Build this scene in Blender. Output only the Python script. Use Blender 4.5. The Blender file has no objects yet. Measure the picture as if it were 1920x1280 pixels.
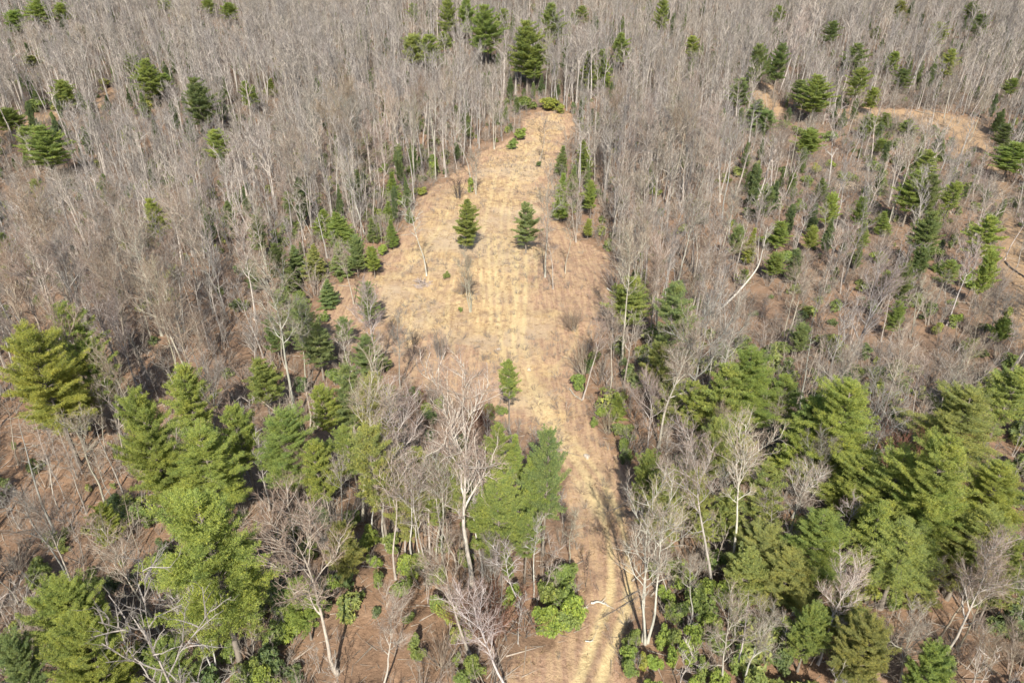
import bpy, math
import numpy as np
from mathutils import Vector, Euler

# ------------------------------------------------------------------ camera, sky, sun, exposure
scene = bpy.context.scene
CAM_H, PITCH, FPX, W0, H0 = 60.0, math.radians(30.0), 1300.0, 1920.0, 1280.0
cam_data = bpy.data.cameras.new('camera')
cam = bpy.data.objects.new('camera', cam_data)
scene.collection.objects.link(cam)
cam.location = (0, 0, CAM_H)
cam.rotation_euler = (math.pi / 2 - PITCH, 0, 0)
cam_data.sensor_width = 36.0
cam_data.lens = FPX / W0 * 36.0
cam_data.clip_end = 6000.0
scene.camera = cam

SUN_EL, SUN_AZ = math.radians(41.0), math.radians(-1.0)      # the sun stands behind the camera
world = bpy.data.worlds.new('World')
scene.world = world
world.use_nodes = True
wn = world.node_tree
wn.nodes.clear()
sky = wn.nodes.new('ShaderNodeTexSky')
sky.sky_type = 'NISHITA'
sky.sun_disc = False
sky.sun_elevation = SUN_EL
sky.sun_rotation = math.pi + SUN_AZ
bg = wn.nodes.new('ShaderNodeBackground')
bg.inputs['Strength'].default_value = 0.11
wo = wn.nodes.new('ShaderNodeOutputWorld')
wn.links.new(sky.outputs[0], bg.inputs[0])
wn.links.new(bg.outputs[0], wo.inputs[0])
sun_data = bpy.data.lights.new('sun', 'SUN')
sun_data.energy = 4.8
sun_data.angle = math.radians(0.53)
sun_data.color = (1.0, 0.95, 0.86)
sun = bpy.data.objects.new('sun', sun_data)
scene.collection.objects.link(sun)
sun.location = (0, -100, 200)
ldir = Vector((math.sin(SUN_AZ) * math.cos(SUN_EL), math.cos(SUN_AZ) * math.cos(SUN_EL), -math.sin(SUN_EL)))
sun.rotation_euler = ldir.to_track_quat('-Z', 'Y').to_euler()
scene.view_settings.view_transform = 'Standard'
scene.view_settings.look = 'None'
scene.view_settings.gamma = 1.0
scene.view_settings.use_curve_mapping = False
scene.view_settings.exposure = 1.2
scene.cycles.max_bounces = 5
scene.cycles.diffuse_bounces = 3
scene.cycles.glossy_bounces = 1
scene.cycles.transmission_bounces = 2
scene.cycles.use_denoising = True

RNG = np.random.default_rng(7)
COL = scene.collection

# ------------------------------------------------------------------ terrain and projection
def sstep(a, b, v):
    t = np.clip((v - a) / (b - a), 0, 1)
    return t * t * (3 - 2 * t)

_TAB = np.random.default_rng(99).random((256, 256))
def vnoise(x, y, s, ph=0.0, octaves=3):
    """smooth random field, about 0..1"""
    x = np.asarray(x, float) / s + 31.7 * ph + 900; y = np.asarray(y, float) / s + 17.3 * ph + 900
    out = 0.0; amp = 1.0; tot = 0.0
    for o in range(octaves):
        ix, iy = np.floor(x).astype(int), np.floor(y).astype(int)
        fx, fy = x - ix, y - iy
        fx = fx * fx * (3 - 2 * fx); fy = fy * fy * (3 - 2 * fy)
        a, b = _TAB[ix & 255, iy & 255], _TAB[(ix + 1) & 255, iy & 255]
        c, d = _TAB[ix & 255, (iy + 1) & 255], _TAB[(ix + 1) & 255, (iy + 1) & 255]
        out = out + amp * ((a * (1 - fx) + b * fx) * (1 - fy) + (c * (1 - fx) + d * fx) * fy)
        tot += amp; amp *= .5; x = x * 2.03 + 5.1; y = y * 2.03 + 9.7
    return np.clip((out / tot - .5) * 1.5 + .5, 0, 1)

def terrain(x, y):
    x = np.asarray(x, float); y = np.asarray(y, float)
    z = 0.0 * x
    xc = 6 + 0.03 * y
    z = z - 7.0 * (1 - np.exp(-((x - xc) / 120.0) ** 2))             # the clearing runs along a low ridge
    d = np.maximum(y - 225, 0)
    z = z + 0.13 * d * d / (d + 60)                                   # the hillside beyond
    z = z + 1.0 * np.sin(x / 31 + 0.7) * np.sin(y / 37 + 0.4) + 0.5 * np.sin(x / 13.0 + y / 17.0)
    z = z + 0.5 * (vnoise(x, y, 6.0, .2, 2) - .5)
    return z

SP, CP = math.sin(PITCH), math.cos(PITCH)

def ray(px, py):
    a, b = (px - W0 / 2) / FPX, -(py - H0 / 2) / FPX
    d = np.array([a, b * SP + CP, b * CP - SP])
    return d / np.linalg.norm(d)

_T = np.concatenate([np.arange(20, 300, 0.5), np.arange(300, 1500, 1.5)])

def at(px, py, h=0.0):
    """the point on the ground under the place where a pixel's ray comes within h metres of it"""
    d = ray(px, py)
    gz = CAM_H + d[2] * _T - terrain(d[0] * _T, d[1] * _T) - h
    i = np.argmax(gz < 0)
    if gz[i] >= 0:
        i = len(_T) - 1
    if i > 0 and gz[i] < 0:
        t = _T[i - 1] + (_T[i] - _T[i - 1]) * gz[i - 1] / (gz[i - 1] - gz[i])
    else:
        t = _T[i]
    x, y = d[0] * t, d[1] * t
    return np.array([x, y, float(terrain(x, y))])

def proj(p):
    x, y, z = p[..., 0], p[..., 1], p[..., 2] - CAM_H
    dep = y * CP - z * SP
    up = y * SP + z * CP
    return W0 / 2 + FPX * x / dep, H0 / 2 - FPX * up / dep, dep

def sd_poly(P, pts):
    """signed distance of points (n,2) to a polygon, negative inside"""
    P = np.asarray(P)
    best = np.full(len(P), 1e9); inside = np.zeros(len(P), bool)
    n = len(pts)
    for i in range(n):
        a, b = pts[i], pts[(i + 1) % n]
        ab = b - a
        t = np.clip(((P - a) @ ab) / (ab @ ab + 1e-9), 0, 1)
        q = P - a - t[:, None] * ab
        best = np.minimum(best, np.hypot(q[:, 0], q[:, 1]))
        c = (a[1] > P[:, 1]) != (b[1] > P[:, 1])
        with np.errstate(divide='ignore', invalid='ignore'):
            xi = (b[0] - a[0]) * (P[:, 1] - a[1]) / (b[1] - a[1]) + a[0]
        inside ^= c & (P[:, 0] < xi)
    return np.where(inside, -best, best)

def d_line(P, pts):
    best = np.full(len(P), 1e9)
    for a, b in zip(pts[:-1], pts[1:]):
        ab = b - a
        t = np.clip(((P - a) @ ab) / (ab @ ab + 1e-9), 0, 1)
        q = P - a - t[:, None] * ab
        best = np.minimum(best, np.hypot(q[:, 0], q[:, 1]))
    return best

def smooth_line(pts, n=8):
    """Catmull-Rom through the points"""
    P = np.vstack([2 * pts[0] - pts[1], pts, 2 * pts[-1] - pts[-2]])
    out = []
    for i in range(1, len(P) - 2):
        for t in np.linspace(0, 1, n, endpoint=False):
            a, b, c, d = P[i - 1], P[i], P[i + 1], P[i + 2]
            out.append(0.5 * (2 * b + (c - a) * t + (2 * a - 5 * b + 4 * c - d) * t * t + (3 * b - a - 3 * c + d) * t ** 3))
    out.append(P[-2])
    return np.array(out)

def ground_pts(px):
    return np.array([at(*p)[:2] for p in px])

CLEAR_PX = [(985,215),(1030,205),(1065,213),(1078,235),(1062,265),(1047,290),(1040,330),(1036,370),(1046,410),(1078,440),(1112,455),
 (1138,480),(1152,520),(1152,560),(1142,590),(1122,620),(1092,650),(1077,680),(1082,720),(1110,755),(1122,790),(1150,830),(1168,880),
 (1188,940),(1205,990),(1205,1060),(1190,1120),(1168,1180),(1162,1280),(1165,1400),(960,1400),(970,1280),(985,1230),(1060,1180),(1086,1130),
 (1092,1080),(1072,1000),(1065,940),(1052,880),(1035,830),(985,800),(900,775),(850,765),(790,738),(740,695),(700,650),(640,650),(605,615),(622,545),
 (690,500),(722,480),(760,420),(800,365),(850,330),(900,290),(950,265),(985,250)]
STRAW_PX = [(995,225),(1040,215),(1060,235),(1040,270),(1030,320),(1015,370),(1005,420),(1010,470),(1008,520),(1010,570),(1050,590),(1055,620),(1030,650),(1025,690),
 (1050,730),(1075,780),(1110,840),(1135,900),(1150,950),(1160,1000),(1160,1040),(1135,1040),
 (1105,990),(1080,930),(1060,870),(1030,810),(965,760),(930,700),(880,660),(800,640),(740,610),(705,570),(710,525),(740,480),(780,420),(830,360),(890,320),(940,280),(985,262)]
CLEAR = smooth_line(ground_pts(CLEAR_PX), 4)
STRAW = smooth_line(ground_pts(STRAW_PX), 4)
TRACK_C = smooth_line(ground_pts([(1098,1300),(1118,1240),(1140,1180),(1158,1130),(1163,1080),(1157,1010),(1138,950),(1112,895),(1080,850),(1040,805),(1005,745),(980,680),(965,610),(955,540),(950,470),(948,400),(965,330),(1010,262)]), 8)
def offset_line(L, d):
    t = np.gradient(L, axis=0); t /= np.linalg.norm(t, axis=1)[:, None]
    return L + d * np.stack([-t[:, 1], t[:, 0]], 1)
RUTS = [(offset_line(TRACK_C, 0.95), 0.42, -1.0), (offset_line(TRACK_C, -0.95), 0.42, -1.0)]     # -1: strong on the track, fading out in the clearing
for px, w, k in [([(898,470),(903,520),(908,575)],.35,.55), ([(915,440),(918,520),(922,620)],.35,.7), ([(928,440),(932,540),(940,640),(955,720)],.4,.7),
                 ([(968,470),(967,560),(962,660)],.5,.8), ([(986,480),(985,560),(978,650)],.4,.7), ([(1004,470),(1006,540)],.3,.5),
                 ([(985,690),(1015,760),(1060,830),(1110,900)],.4,.7), ([(820,640),(790,560),(760,540)],.35,.4), ([(850,660),(835,600),(845,540)],.35,.4),
                 ([(790,560),(770,600),(765,650)],.35,.4), ([(760,500),(800,460),(830,420),(860,350)],.4,.4), ([(740,520),(790,480),(815,440)],.4,.4),
                 ([(930,330),(915,390),(905,440)],.4,.5), ([(985,300),(955,350),(940,400)],.4,.5), ([(1070,585),(1080,640),(1040,690)],.35,.4),
                 ([(1015,820),(1065,880),(1120,960),(1140,1010)],.35,.5)]:
    RUTS.append((smooth_line(ground_pts(px), 6), w, k))
DIRT_PX = [  # bare earth and dry grass seen through the woods
 [(1415,165),(1440,158),(1455,172),(1450,190),(1475,205),(1465,222),(1425,200),(1410,185)],
 [(1575,215),(1600,202),(1650,205),(1720,207),(1780,216),(1835,228),(1855,255),(1870,300),(1885,340),(1868,345),(1845,300),(1815,285),(1790,300),(1785,260),(1740,238),(1660,226),(1590,228)],
 [(1868,330),(1885,345),(1895,400),(1915,430),(1960,440),(1960,660),(1900,600),(1885,520),(1868,470),(1880,420),(1865,370)],
 [(40,232),(85,215),(112,210),(110,222),(70,238),(0,262),(0,245)],
 [(178,198),(200,170),(212,172),(210,195),(195,205),(180,205)],
]
DIRT = [smooth_line(ground_pts(p + p[:1]), 4) for p in DIRT_PX]
OPEN_PX = [  # leaf-covered forest floor with few trees on it
 [(655,1060),(700,1030),(780,1100),(800,1180),(790,1330),(640,1330),(640,1180)],
 [(0,800),(60,790),(130,870),(150,960),(60,1000),(0,960)],
 [(1350,560),(1420,530),(1480,560),(1540,640),(1520,690),(1440,680),(1390,640)],
 [(1600,620),(1700,600),(1800,640),(1880,700),(1850,730),(1760,700),(1640,700)],
 [(1440,240),(1560,230),(1620,320),(1640,350),(1560,350),(1480,310)],
 [(1200,1170),(1260,1140),(1310,1260),(1310,1330),(1240,1330),(1200,1240)],
 [(590,560),(640,520),(680,560),(660,640),(600,630)],
]
OPEN = [ground_pts(p) for p in OPEN_PX]

def masks(P):
    sd = sd_poly(P, CLEAR)
    wob = 3.6 * (vnoise(P[:, 0], P[:, 1], 5.0, 3.3) - .5)
    clear = sstep(1.6, -1.6, sd + wob)
    straw = sstep(2.5, -4.0, sd_poly(P, STRAW) + 1.6 * wob)
    dirt = np.zeros(len(P))
    for D in DIRT:
        dirt = np.maximum(dirt, sstep(2.0, -2.0, sd_poly(P, D) + wob))
    rut = np.zeros(len(P))
    for L, w, k in RUTS:
        rut = np.maximum(rut, (k if k > 0 else np.interp(P[:, 1], [35, 62, 85, 300], [1, .9, .42, .32])) * sstep(w * 1.7, w * 0.35, d_line(P, L) + 0.12 * wob))
    return clear, straw, rut, dirt, sd

# ------------------------------------------------------------------ materials
class NT:
    def __init__(self, name):
        self.m = bpy.data.materials.new(name)
        self.m.use_nodes = True
        self.t = self.m.node_tree
        self.t.nodes.clear()
        self.out = self.t.nodes.new('ShaderNodeOutputMaterial')
    def n(self, typ, **kw):
        x = self.t.nodes.new(typ)
        for k, v in kw.items():
            setattr(x, k, v)
        return x
    def l(self, a, b):
        self.t.links.new(a, b)
    def noise(self, scale, detail=4.0, rough=0.6, vec=None):
        x = self.n('ShaderNodeTexNoise')
        x.inputs['Scale'].default_value = scale
        x.inputs['Detail'].default_value = detail
        x.inputs['Roughness'].default_value = rough
        if vec is not None:
            self.l(vec, x.inputs['Vector'])
        return x.outputs['Fac']
    def ramp(self, fac, stops):
        x = self.n('ShaderNodeValToRGB')
        el = x.color_ramp.elements
        el[0].position, el[0].color = stops[0][0], (*stops[0][1], 1)
        el[1].position, el[1].color = stops[-1][0], (*stops[-1][1], 1)
        for p, c in stops[1:-1]:
            e = el.new(p); e.color = (*c, 1)
        self.l(fac, x.inputs[0])
        return x.outputs[0]
    def mix(self, fac, a, b, typ='MIX'):
        x = self.n('ShaderNodeMix', data_type='RGBA', blend_type=typ)
        for s, v in ((x.inputs[0], fac), (x.inputs[6], a), (x.inputs[7], b)):
            if hasattr(v, 'is_output'):
                self.l(v, s)
            elif isinstance(v, tuple):
                s.default_value = (*v, 1)
            else:
                s.default_value = v
        return x.outputs[2]
    def math(self, op, a, b=None, clamp=False):
        x = self.n('ShaderNodeMath', operation=op, use_clamp=clamp)
        for s, v in ((x.inputs[0], a), (x.inputs[1], b)):
            if v is None: continue
            if hasattr(v, 'is_output'): self.l(v, s)
            else: s.default_value = v
        return x.outputs[0]
    def attr(self, name):
        return self.n('ShaderNodeAttribute', attribute_name=name).outputs['Fac']

def ground_material():
    t = NT('forest_floor_and_dry_grass')
    pos = t.n('ShaderNodeNewGeometry').outputs['Position']
    big = t.noise(0.045, 3, .55, pos); mid = t.noise(0.33, 5, .62, pos); fine = t.noise(2.2, 6, .7, pos); grit = t.noise(9.0, 3, .7, pos)
    mp = t.n('ShaderNodeMapping'); mp.inputs['Scale'].default_value = (1.6, .16, 1)
    t.l(pos, mp.inputs[0])
    streak = t.noise(1.0, 4, .6, mp.outputs[0])
    patchy = t.noise(0.13, 4, .6, pos)
    scrub = t.noise(0.55, 5, .7, pos)
    litter = t.ramp(mid, [(.28, (.060, .038, .026)), (.43, (.125, .075, .045)), (.57, (.205, .122, .072)), (.74, (.29, .190, .122))])
    litter = t.mix(t.ramp(fine, [(.35, (0, 0, 0)), (.7, (.9, .9, .9))]), litter, (.255, .160, .098))
    litter = t.mix(t.ramp(big, [(.38, (0, 0, 0)), (.68, (.7, .7, .7))]), litter, (.145, .105, .075))
    straw = t.ramp(streak, [(.25, (.235, .152, .084)), (.42, (.34, .232, .122)), (.56, (.425, .302, .152)), (.75, (.48, .362, .20))])
    straw = t.mix(t.ramp(patchy, [(.46, (0, 0, 0)), (.60, (.75, .75, .75))]), straw, t.ramp(fine, [(.3, (.20, .130, .082)), (.5, (.31, .215, .135)), (.7, (.40, .295, .190))]))
    straw = t.mix(t.ramp(scrub, [(.52, (0, 0, 0)), (.64, (.85, .85, .85))]), straw, (.20, .132, .086))
    straw = t.mix(t.ramp(fine, [(.32, (.75, .75, .75)), (.52, (0, 0, 0))]), straw, (.25, .170, .105))
    straw = t.mix(t.ramp(big, [(.48, (0, 0, 0)), (.62, (.5, .5, .5))]), straw, (.37, .295, .20))
    mown = t.ramp(fine, [(.3, (.15, .093, .060)), (.5, (.26, .163, .104)), (.7, (.365, .252, .168))])
    mown = t.mix(t.ramp(streak, [(.40, (0, 0, 0)), (.62, (.8, .8, .8))]), mown, (.375, .260, .150))
    mown = t.mix(t.ramp(scrub, [(.52, (0, 0, 0)), (.66, (.75, .75, .75))]), mown, (.185, .122, .085))
    dirt = t.ramp(fine, [(.3, (.22, .142, .080)), (.55, (.325, .222, .125)), (.75, (.42, .31, .19))])
    rutc = t.ramp(fine, [(.3, (.40, .30, .15)), (.7, (.50, .39, .21))])
    wob = t.math('MULTIPLY', t.math('SUBTRACT', mid, .5), 1.5)
    c_clear = t.math('ADD', t.attr('clearing'), wob, True)
    c_clear = t.ramp(c_clear, [(.3, (0, 0, 0)), (.62, (1, 1, 1))])
    c_straw = t.ramp(t.math('ADD', t.attr('straw'), wob, True), [(.35, (0, 0, 0)), (.75, (1, 1, 1))])
    col = t.mix(c_clear, litter, mown)
    col = t.mix(c_straw, col, straw)
    col = t.mix(t.math('MULTIPLY', t.attr('rut'), t.ramp(fine, [(.22, (.6, .6, .6)), (.5, (1, 1, 1))]), True), col, rutc)
    col = t.mix(t.math('MULTIPLY', t.attr('dirt'), t.ramp(scrub, [(.40, (1, 1, 1)), (.64, (.45, .45, .45))]), True), col, dirt)
    b = t.n('ShaderNodeBsdfPrincipled')
    b.inputs['Roughness'].default_value = 0.95
    b.inputs['Specular IOR Level'].default_value = 0.1
    t.l(col, b.inputs['Base Color'])
    bm = t.n('ShaderNodeBump')
    bm.inputs['Strength'].default_value = 0.9
    bm.inputs['Distance'].default_value = 0.22
    t.l(t.math('ADD', fine, t.math('MULTIPLY', grit, .5)), bm.inputs['Height'])
    t.l(bm.outputs[0], b.inputs['Normal'])
    t.l(b.outputs[0], t.out.inputs[0])
    return t.m

def bark_material(name, tint_attr=True, cols=None, grain=5.0):
    t = NT(name)
    oi = t.n('ShaderNodeObjectInfo')
    pos = t.n('ShaderNodeTexCoord').outputs['Object']
    mp = t.n('ShaderNodeMapping'); mp.inputs['Scale'].default_value = (1, 1, .22)
    t.l(pos, mp.inputs[0])
    n = t.noise(grain, 4, .65, mp.outputs[0])
    if not tint_attr:
        wp = t.noise(.021, 2, .5, oi.outputs['Location'])
        sel = t.math('ADD', t.math('MULTIPLY', oi.outputs['Random'], .55), t.math('MULTIPLY', t.math('SUBTRACT', wp, .30), 1.5), True)
    c = oi.outputs['Color'] if tint_attr else t.ramp(sel, [(k / (len(cols) - 1), c_) for k, c_ in enumerate(cols)])
    c = t.mix(1.0, c, t.ramp(n, [(.3, (.62, .60, .58)), (.5, (.95, .95, .95)), (.68, (1.22, 1.2, 1.18))]), 'MULTIPLY')
    b = t.n('ShaderNodeBsdfPrincipled')
    b.inputs['Roughness'].default_value = 0.9
    b.inputs['Specular IOR Level'].default_value = 0.15
    t.l(c, b.inputs['Base Color'])
    t.l(b.outputs[0], t.out.inputs[0])
    return t.m

def leaf_material(name, tint_attr=True, a=(.06, .10, .025), bcol=(.13, .17, .035), gloss=.25, trans=.3):
    t = NT(name)
    oi = t.n('ShaderNodeObjectInfo')
    isl = t.n('ShaderNodeNewGeometry').outputs['Random Per Island']
    pos = t.n('ShaderNodeTexCoord').outputs['Object']
    n = t.noise(0.55, 3, .6, pos)
    if tint_attr:
        c = oi.outputs['Color']
    else:
        c = t.mix(oi.outputs['Random'], a, bcol)
    c = t.mix(1.0, c, t.ramp(isl, [(0, (.55, .60, .65)), (.5, (.95, .96, .92)), (.9, (1.35, 1.28, 1.05)), (1, (1.7, 1.45, 1.0))]), 'MULTIPLY')
    c = t.mix(1.0, c, t.ramp(n, [(.3, (.78, .86, .95)), (.7, (1.2, 1.12, .95))]), 'MULTIPLY')
    b = t.n('ShaderNodeBsdfPrincipled')
    b.inputs['Roughness'].default_value = 0.55
    b.inputs['Specular IOR Level'].default_value = gloss
    t.l(c, b.inputs['Base Color'])
    tr = t.n('ShaderNodeBsdfTranslucent')
    t.l(t.mix(1.0, c, (1.15, 1.2, .6), 'MULTIPLY'), tr.inputs[0])
    mx = t.n('ShaderNodeMixShader'); mx.inputs[0].default_value = trans
    t.l(b.outputs[0], mx.inputs[1]); t.l(tr.outputs[0], mx.inputs[2])
    t.l(mx.outputs[0], t.out.inputs[0])
    return t.m

def grass_material():
    t = NT('dry_straw_blades')
    oi = t.n('ShaderNodeObjectInfo')
    isl = t.n('ShaderNodeNewGeometry').outputs['Random Per Island']
    c = t.ramp(oi.outputs['Random'], [(0, (.21, .14, .09)), (.25, (.31, .215, .12)), (.6, (.40, .29, .155)), (1, (.46, .36, .22))])
    c = t.mix(1.0, c, t.ramp(isl, [(0, (.7, .7, .7)), (1, (1.15, 1.15, 1.15))]), 'MULTIPLY')
    b = t.n('ShaderNodeBsdfPrincipled'); b.inputs['Roughness'].default_value = .8
    b.inputs['Specular IOR Level'].default_value = .15
    t.l(c, b.inputs['Base Color'])
    tr = t.n('ShaderNodeBsdfTranslucent'); t.l(c, tr.inputs[0])
    mx = t.n('ShaderNodeMixShader'); mx.inputs[0].default_value = .25
    t.l(b.outputs[0], mx.inputs[1]); t.l(tr.outputs[0], mx.inputs[2]); t.l(mx.outputs[0], t.out.inputs[0])
    return t.m

def stone_material():
    t = NT('pale_weathered_stone')
    pos = t.n('ShaderNodeTexCoord').outputs['Object']
    n = t.noise(6, 5, .65, pos)
    oi = t.n('ShaderNodeObjectInfo')
    c = t.mix(1.0, oi.outputs['Color'], t.ramp(n, [(.3, (.6, .6, .6)), (.7, (1.2, 1.2, 1.2))]), 'MULTIPLY')
    b = t.n('ShaderNodeBsdfPrincipled'); b.inputs['Roughness'].default_value = .9
    t.l(c, b.inputs['Base Color']); t.l(b.outputs[0], t.out.inputs[0])
    return t.m

M_GROUND = ground_material()
M_BARK = bark_material('pale_bark')
M_TWIG = bark_material('twig_bark', grain=1.2)
M_PINEBARK = bark_material('pine_bark', False, [(.13, .11, .09), (.21, .18, .145)])
M_NEEDLE = leaf_material('pine_needles', gloss=.2, trans=.46)
M_LEAF = leaf_material('glossy_evergreen_leaf', gloss=.35, trans=.3)
M_FARBARK = bark_material('far_bark', False, [(.235, .203, .172), (.315, .272, .228), (.24, .222, .198), (.40, .35, .30)])
M_FARTWIG = bark_material('far_twig', False, [(.150, .116, .096), (.134, .124, .097), (.116, .098, .096), (.185, .145, .117)], grain=1.2)
M_BRUSH = bark_material('brush_twig', False, [(.14, .105, .08), (.25, .21, .165), (.19, .165, .14), (.18, .122, .09)], grain=1.5)
M_FARNEEDLE = leaf_material('far_needles', False, (.11, .145, .075), (.19, .23, .095), .2, .4)
M_THICKET = leaf_material('thicket_leaf', False, (.10, .13, .058), (.24, .26, .075), .3, .36)
M_STRAW = grass_material()
M_STONE = stone_material()

# ------------------------------------------------------------------ mesh helpers
class Acc:
    """collects triangles for one mesh"""
    def __init__(self):
        self.v, self.f, self.n = [], [], 0
    def add(self, v, f):
        v = np.asarray(v, float).reshape(-1, 3); f = np.asarray(f, int).reshape(-1, 3)
        self.v.append(v); self.f.append(f + self.n); self.n += len(v)
    def tube(self, P, R, k):
        P = np.asarray(P, float); R = np.asarray(R, float)
        n = len(P)
        T = np.gradient(P, axis=0); T /= np.linalg.norm(T, axis=1)[:, None] + 1e-9
        ref = np.array([1.0, 0.31, 0.17]) if abs(T[0, 0]) < .8 else np.array([0.2, 1.0, 0.1])
        U = np.cross(T, ref); U /= np.linalg.norm(U, axis=1)[:, None] + 1e-9
        V = np.cross(T, U)
        a = np.arange(k) * 2 * math.pi / k
        ring = P[:, None] + R[:, None, None] * (np.cos(a)[None, :, None] * U[:, None] + np.sin(a)[None, :, None] * V[:, None])
        i = np.arange(n - 1)[:, None] * k; j = np.arange(k)[None]; j2 = (j + 1) % k
        A, B, C, D = i + j, i + j2, i + k + j2, i + k + j
        f = np.concatenate([np.stack([A, B, C], -1).reshape(-1, 3), np.stack([A, C, D], -1).reshape(-1, 3)])
        cap = [[(n - 1) * k, (n - 1) * k + q, (n - 1) * k + q + 1] for q in range(1, k - 1)]
        self.add(ring.reshape(-1, 3), np.vstack([f, cap]) if cap else f)
    def cones(self, A, B, r):
        """many thin three-sided spikes from A to B"""
        A, B = np.asarray(A), np.asarray(B); N = len(A)
        if N == 0: return
        r = np.broadcast_to(np.asarray(r, float), (N,))
        T = B - A; T /= np.linalg.norm(T, axis=1)[:, None] + 1e-9
        ref = np.where(np.abs(T[:, 2:3]) < .8, np.array([[0, 0, 1.0]]), np.array([[1.0, 0, 0]]))
        U = np.cross(T, ref); U /= np.linalg.norm(U, axis=1)[:, None] + 1e-9
        V = np.cross(T, U)
        vs = []
        for q in range(3):
            a = q * 2 * math.pi / 3
            vs.append(A + r[:, None] * (math.cos(a) * U + math.sin(a) * V))
        vs.append(B)
        v = np.stack(vs, 1).reshape(-1, 3)
        b = np.arange(N)[:, None] * 4
        f = np.concatenate([b + np.array([[0, 1, 3]]), b + np.array([[1, 2, 3]]), b + np.array([[2, 0, 3]])])
        self.add(v, f)
    def leaves(self, C, D, L, Wd, Nn):
        """diamond leaves: centre base C, direction D, length L, width Wd, across-vector from Nn"""
        C, D = np.asarray(C), np.asarray(D); N = len(C)
        D = D / (np.linalg.norm(D, axis=1)[:, None] + 1e-9)
        S = np.cross(D, Nn); S /= np.linalg.norm(S, axis=1)[:, None] + 1e-9
        L = np.broadcast_to(np.asarray(L, float), (N,))[:, None]; Wd = np.broadcast_to(np.asarray(Wd, float), (N,))[:, None]
        up = np.cross(S, D)
        v = np.stack([C, C + D * L * .5 + S * Wd * .5 + up * L * .05, C + D * L - up * L * .06, C + D * L * .5 - S * Wd * .5 + up * L * .05], 1).reshape(-1, 3)
        b = np.arange(N)[:, None] * 4
        self.add(v, np.concatenate([b + np.array([[0, 1, 2]]), b + np.array([[0, 2, 3]])]))
    def mesh(self, name, mat, smooth=False):
        v = np.concatenate(self.v); f = np.concatenate(self.f)
        me = bpy.data.meshes.new(name)
        me.vertices.add(len(v)); me.vertices.foreach_set('co', v.astype(np.float32).ravel())
        me.loops.add(len(f) * 3); me.loops.foreach_set('vertex_index', f.astype(np.int32).ravel())
        me.polygons.add(len(f))
        me.polygons.foreach_set('loop_start', np.arange(0, len(f) * 3, 3, dtype=np.int32))
        me.polygons.foreach_set('loop_total', np.full(len(f), 3, dtype=np.int32))
        me.polygons.foreach_set('use_smooth', np.full(len(f), smooth))
        me.materials.append(mat)
        me.update(calc_edges=True)
        return me

def unit(v):
    v = np.asarray(v, float)
    return v / (np.linalg.norm(v) + 1e-9)

def perp(d, rng):
    r = rng.normal(size=3)
    r -= d * (r @ d)
    return unit(r)

def wander(p, d, L, n, rng, wob, up=0.0):
    """polyline from p along d, wandering, bending towards the sky by `up`"""
    pts = [np.array(p, float)]; d = unit(d)
    for i in range(n):
        d = unit(d + rng.normal(size=3) * wob + np.array([0, 0, up]))
        pts.append(pts[-1] + d * L / n)
    return np.array(pts)

def along(P, t):
    x = t * (len(P) - 1); i = min(int(x), len(P) - 2)
    return P[i] + (P[i + 1] - P[i]) * (x - i), unit(P[i + 1] - P[i])

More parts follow.
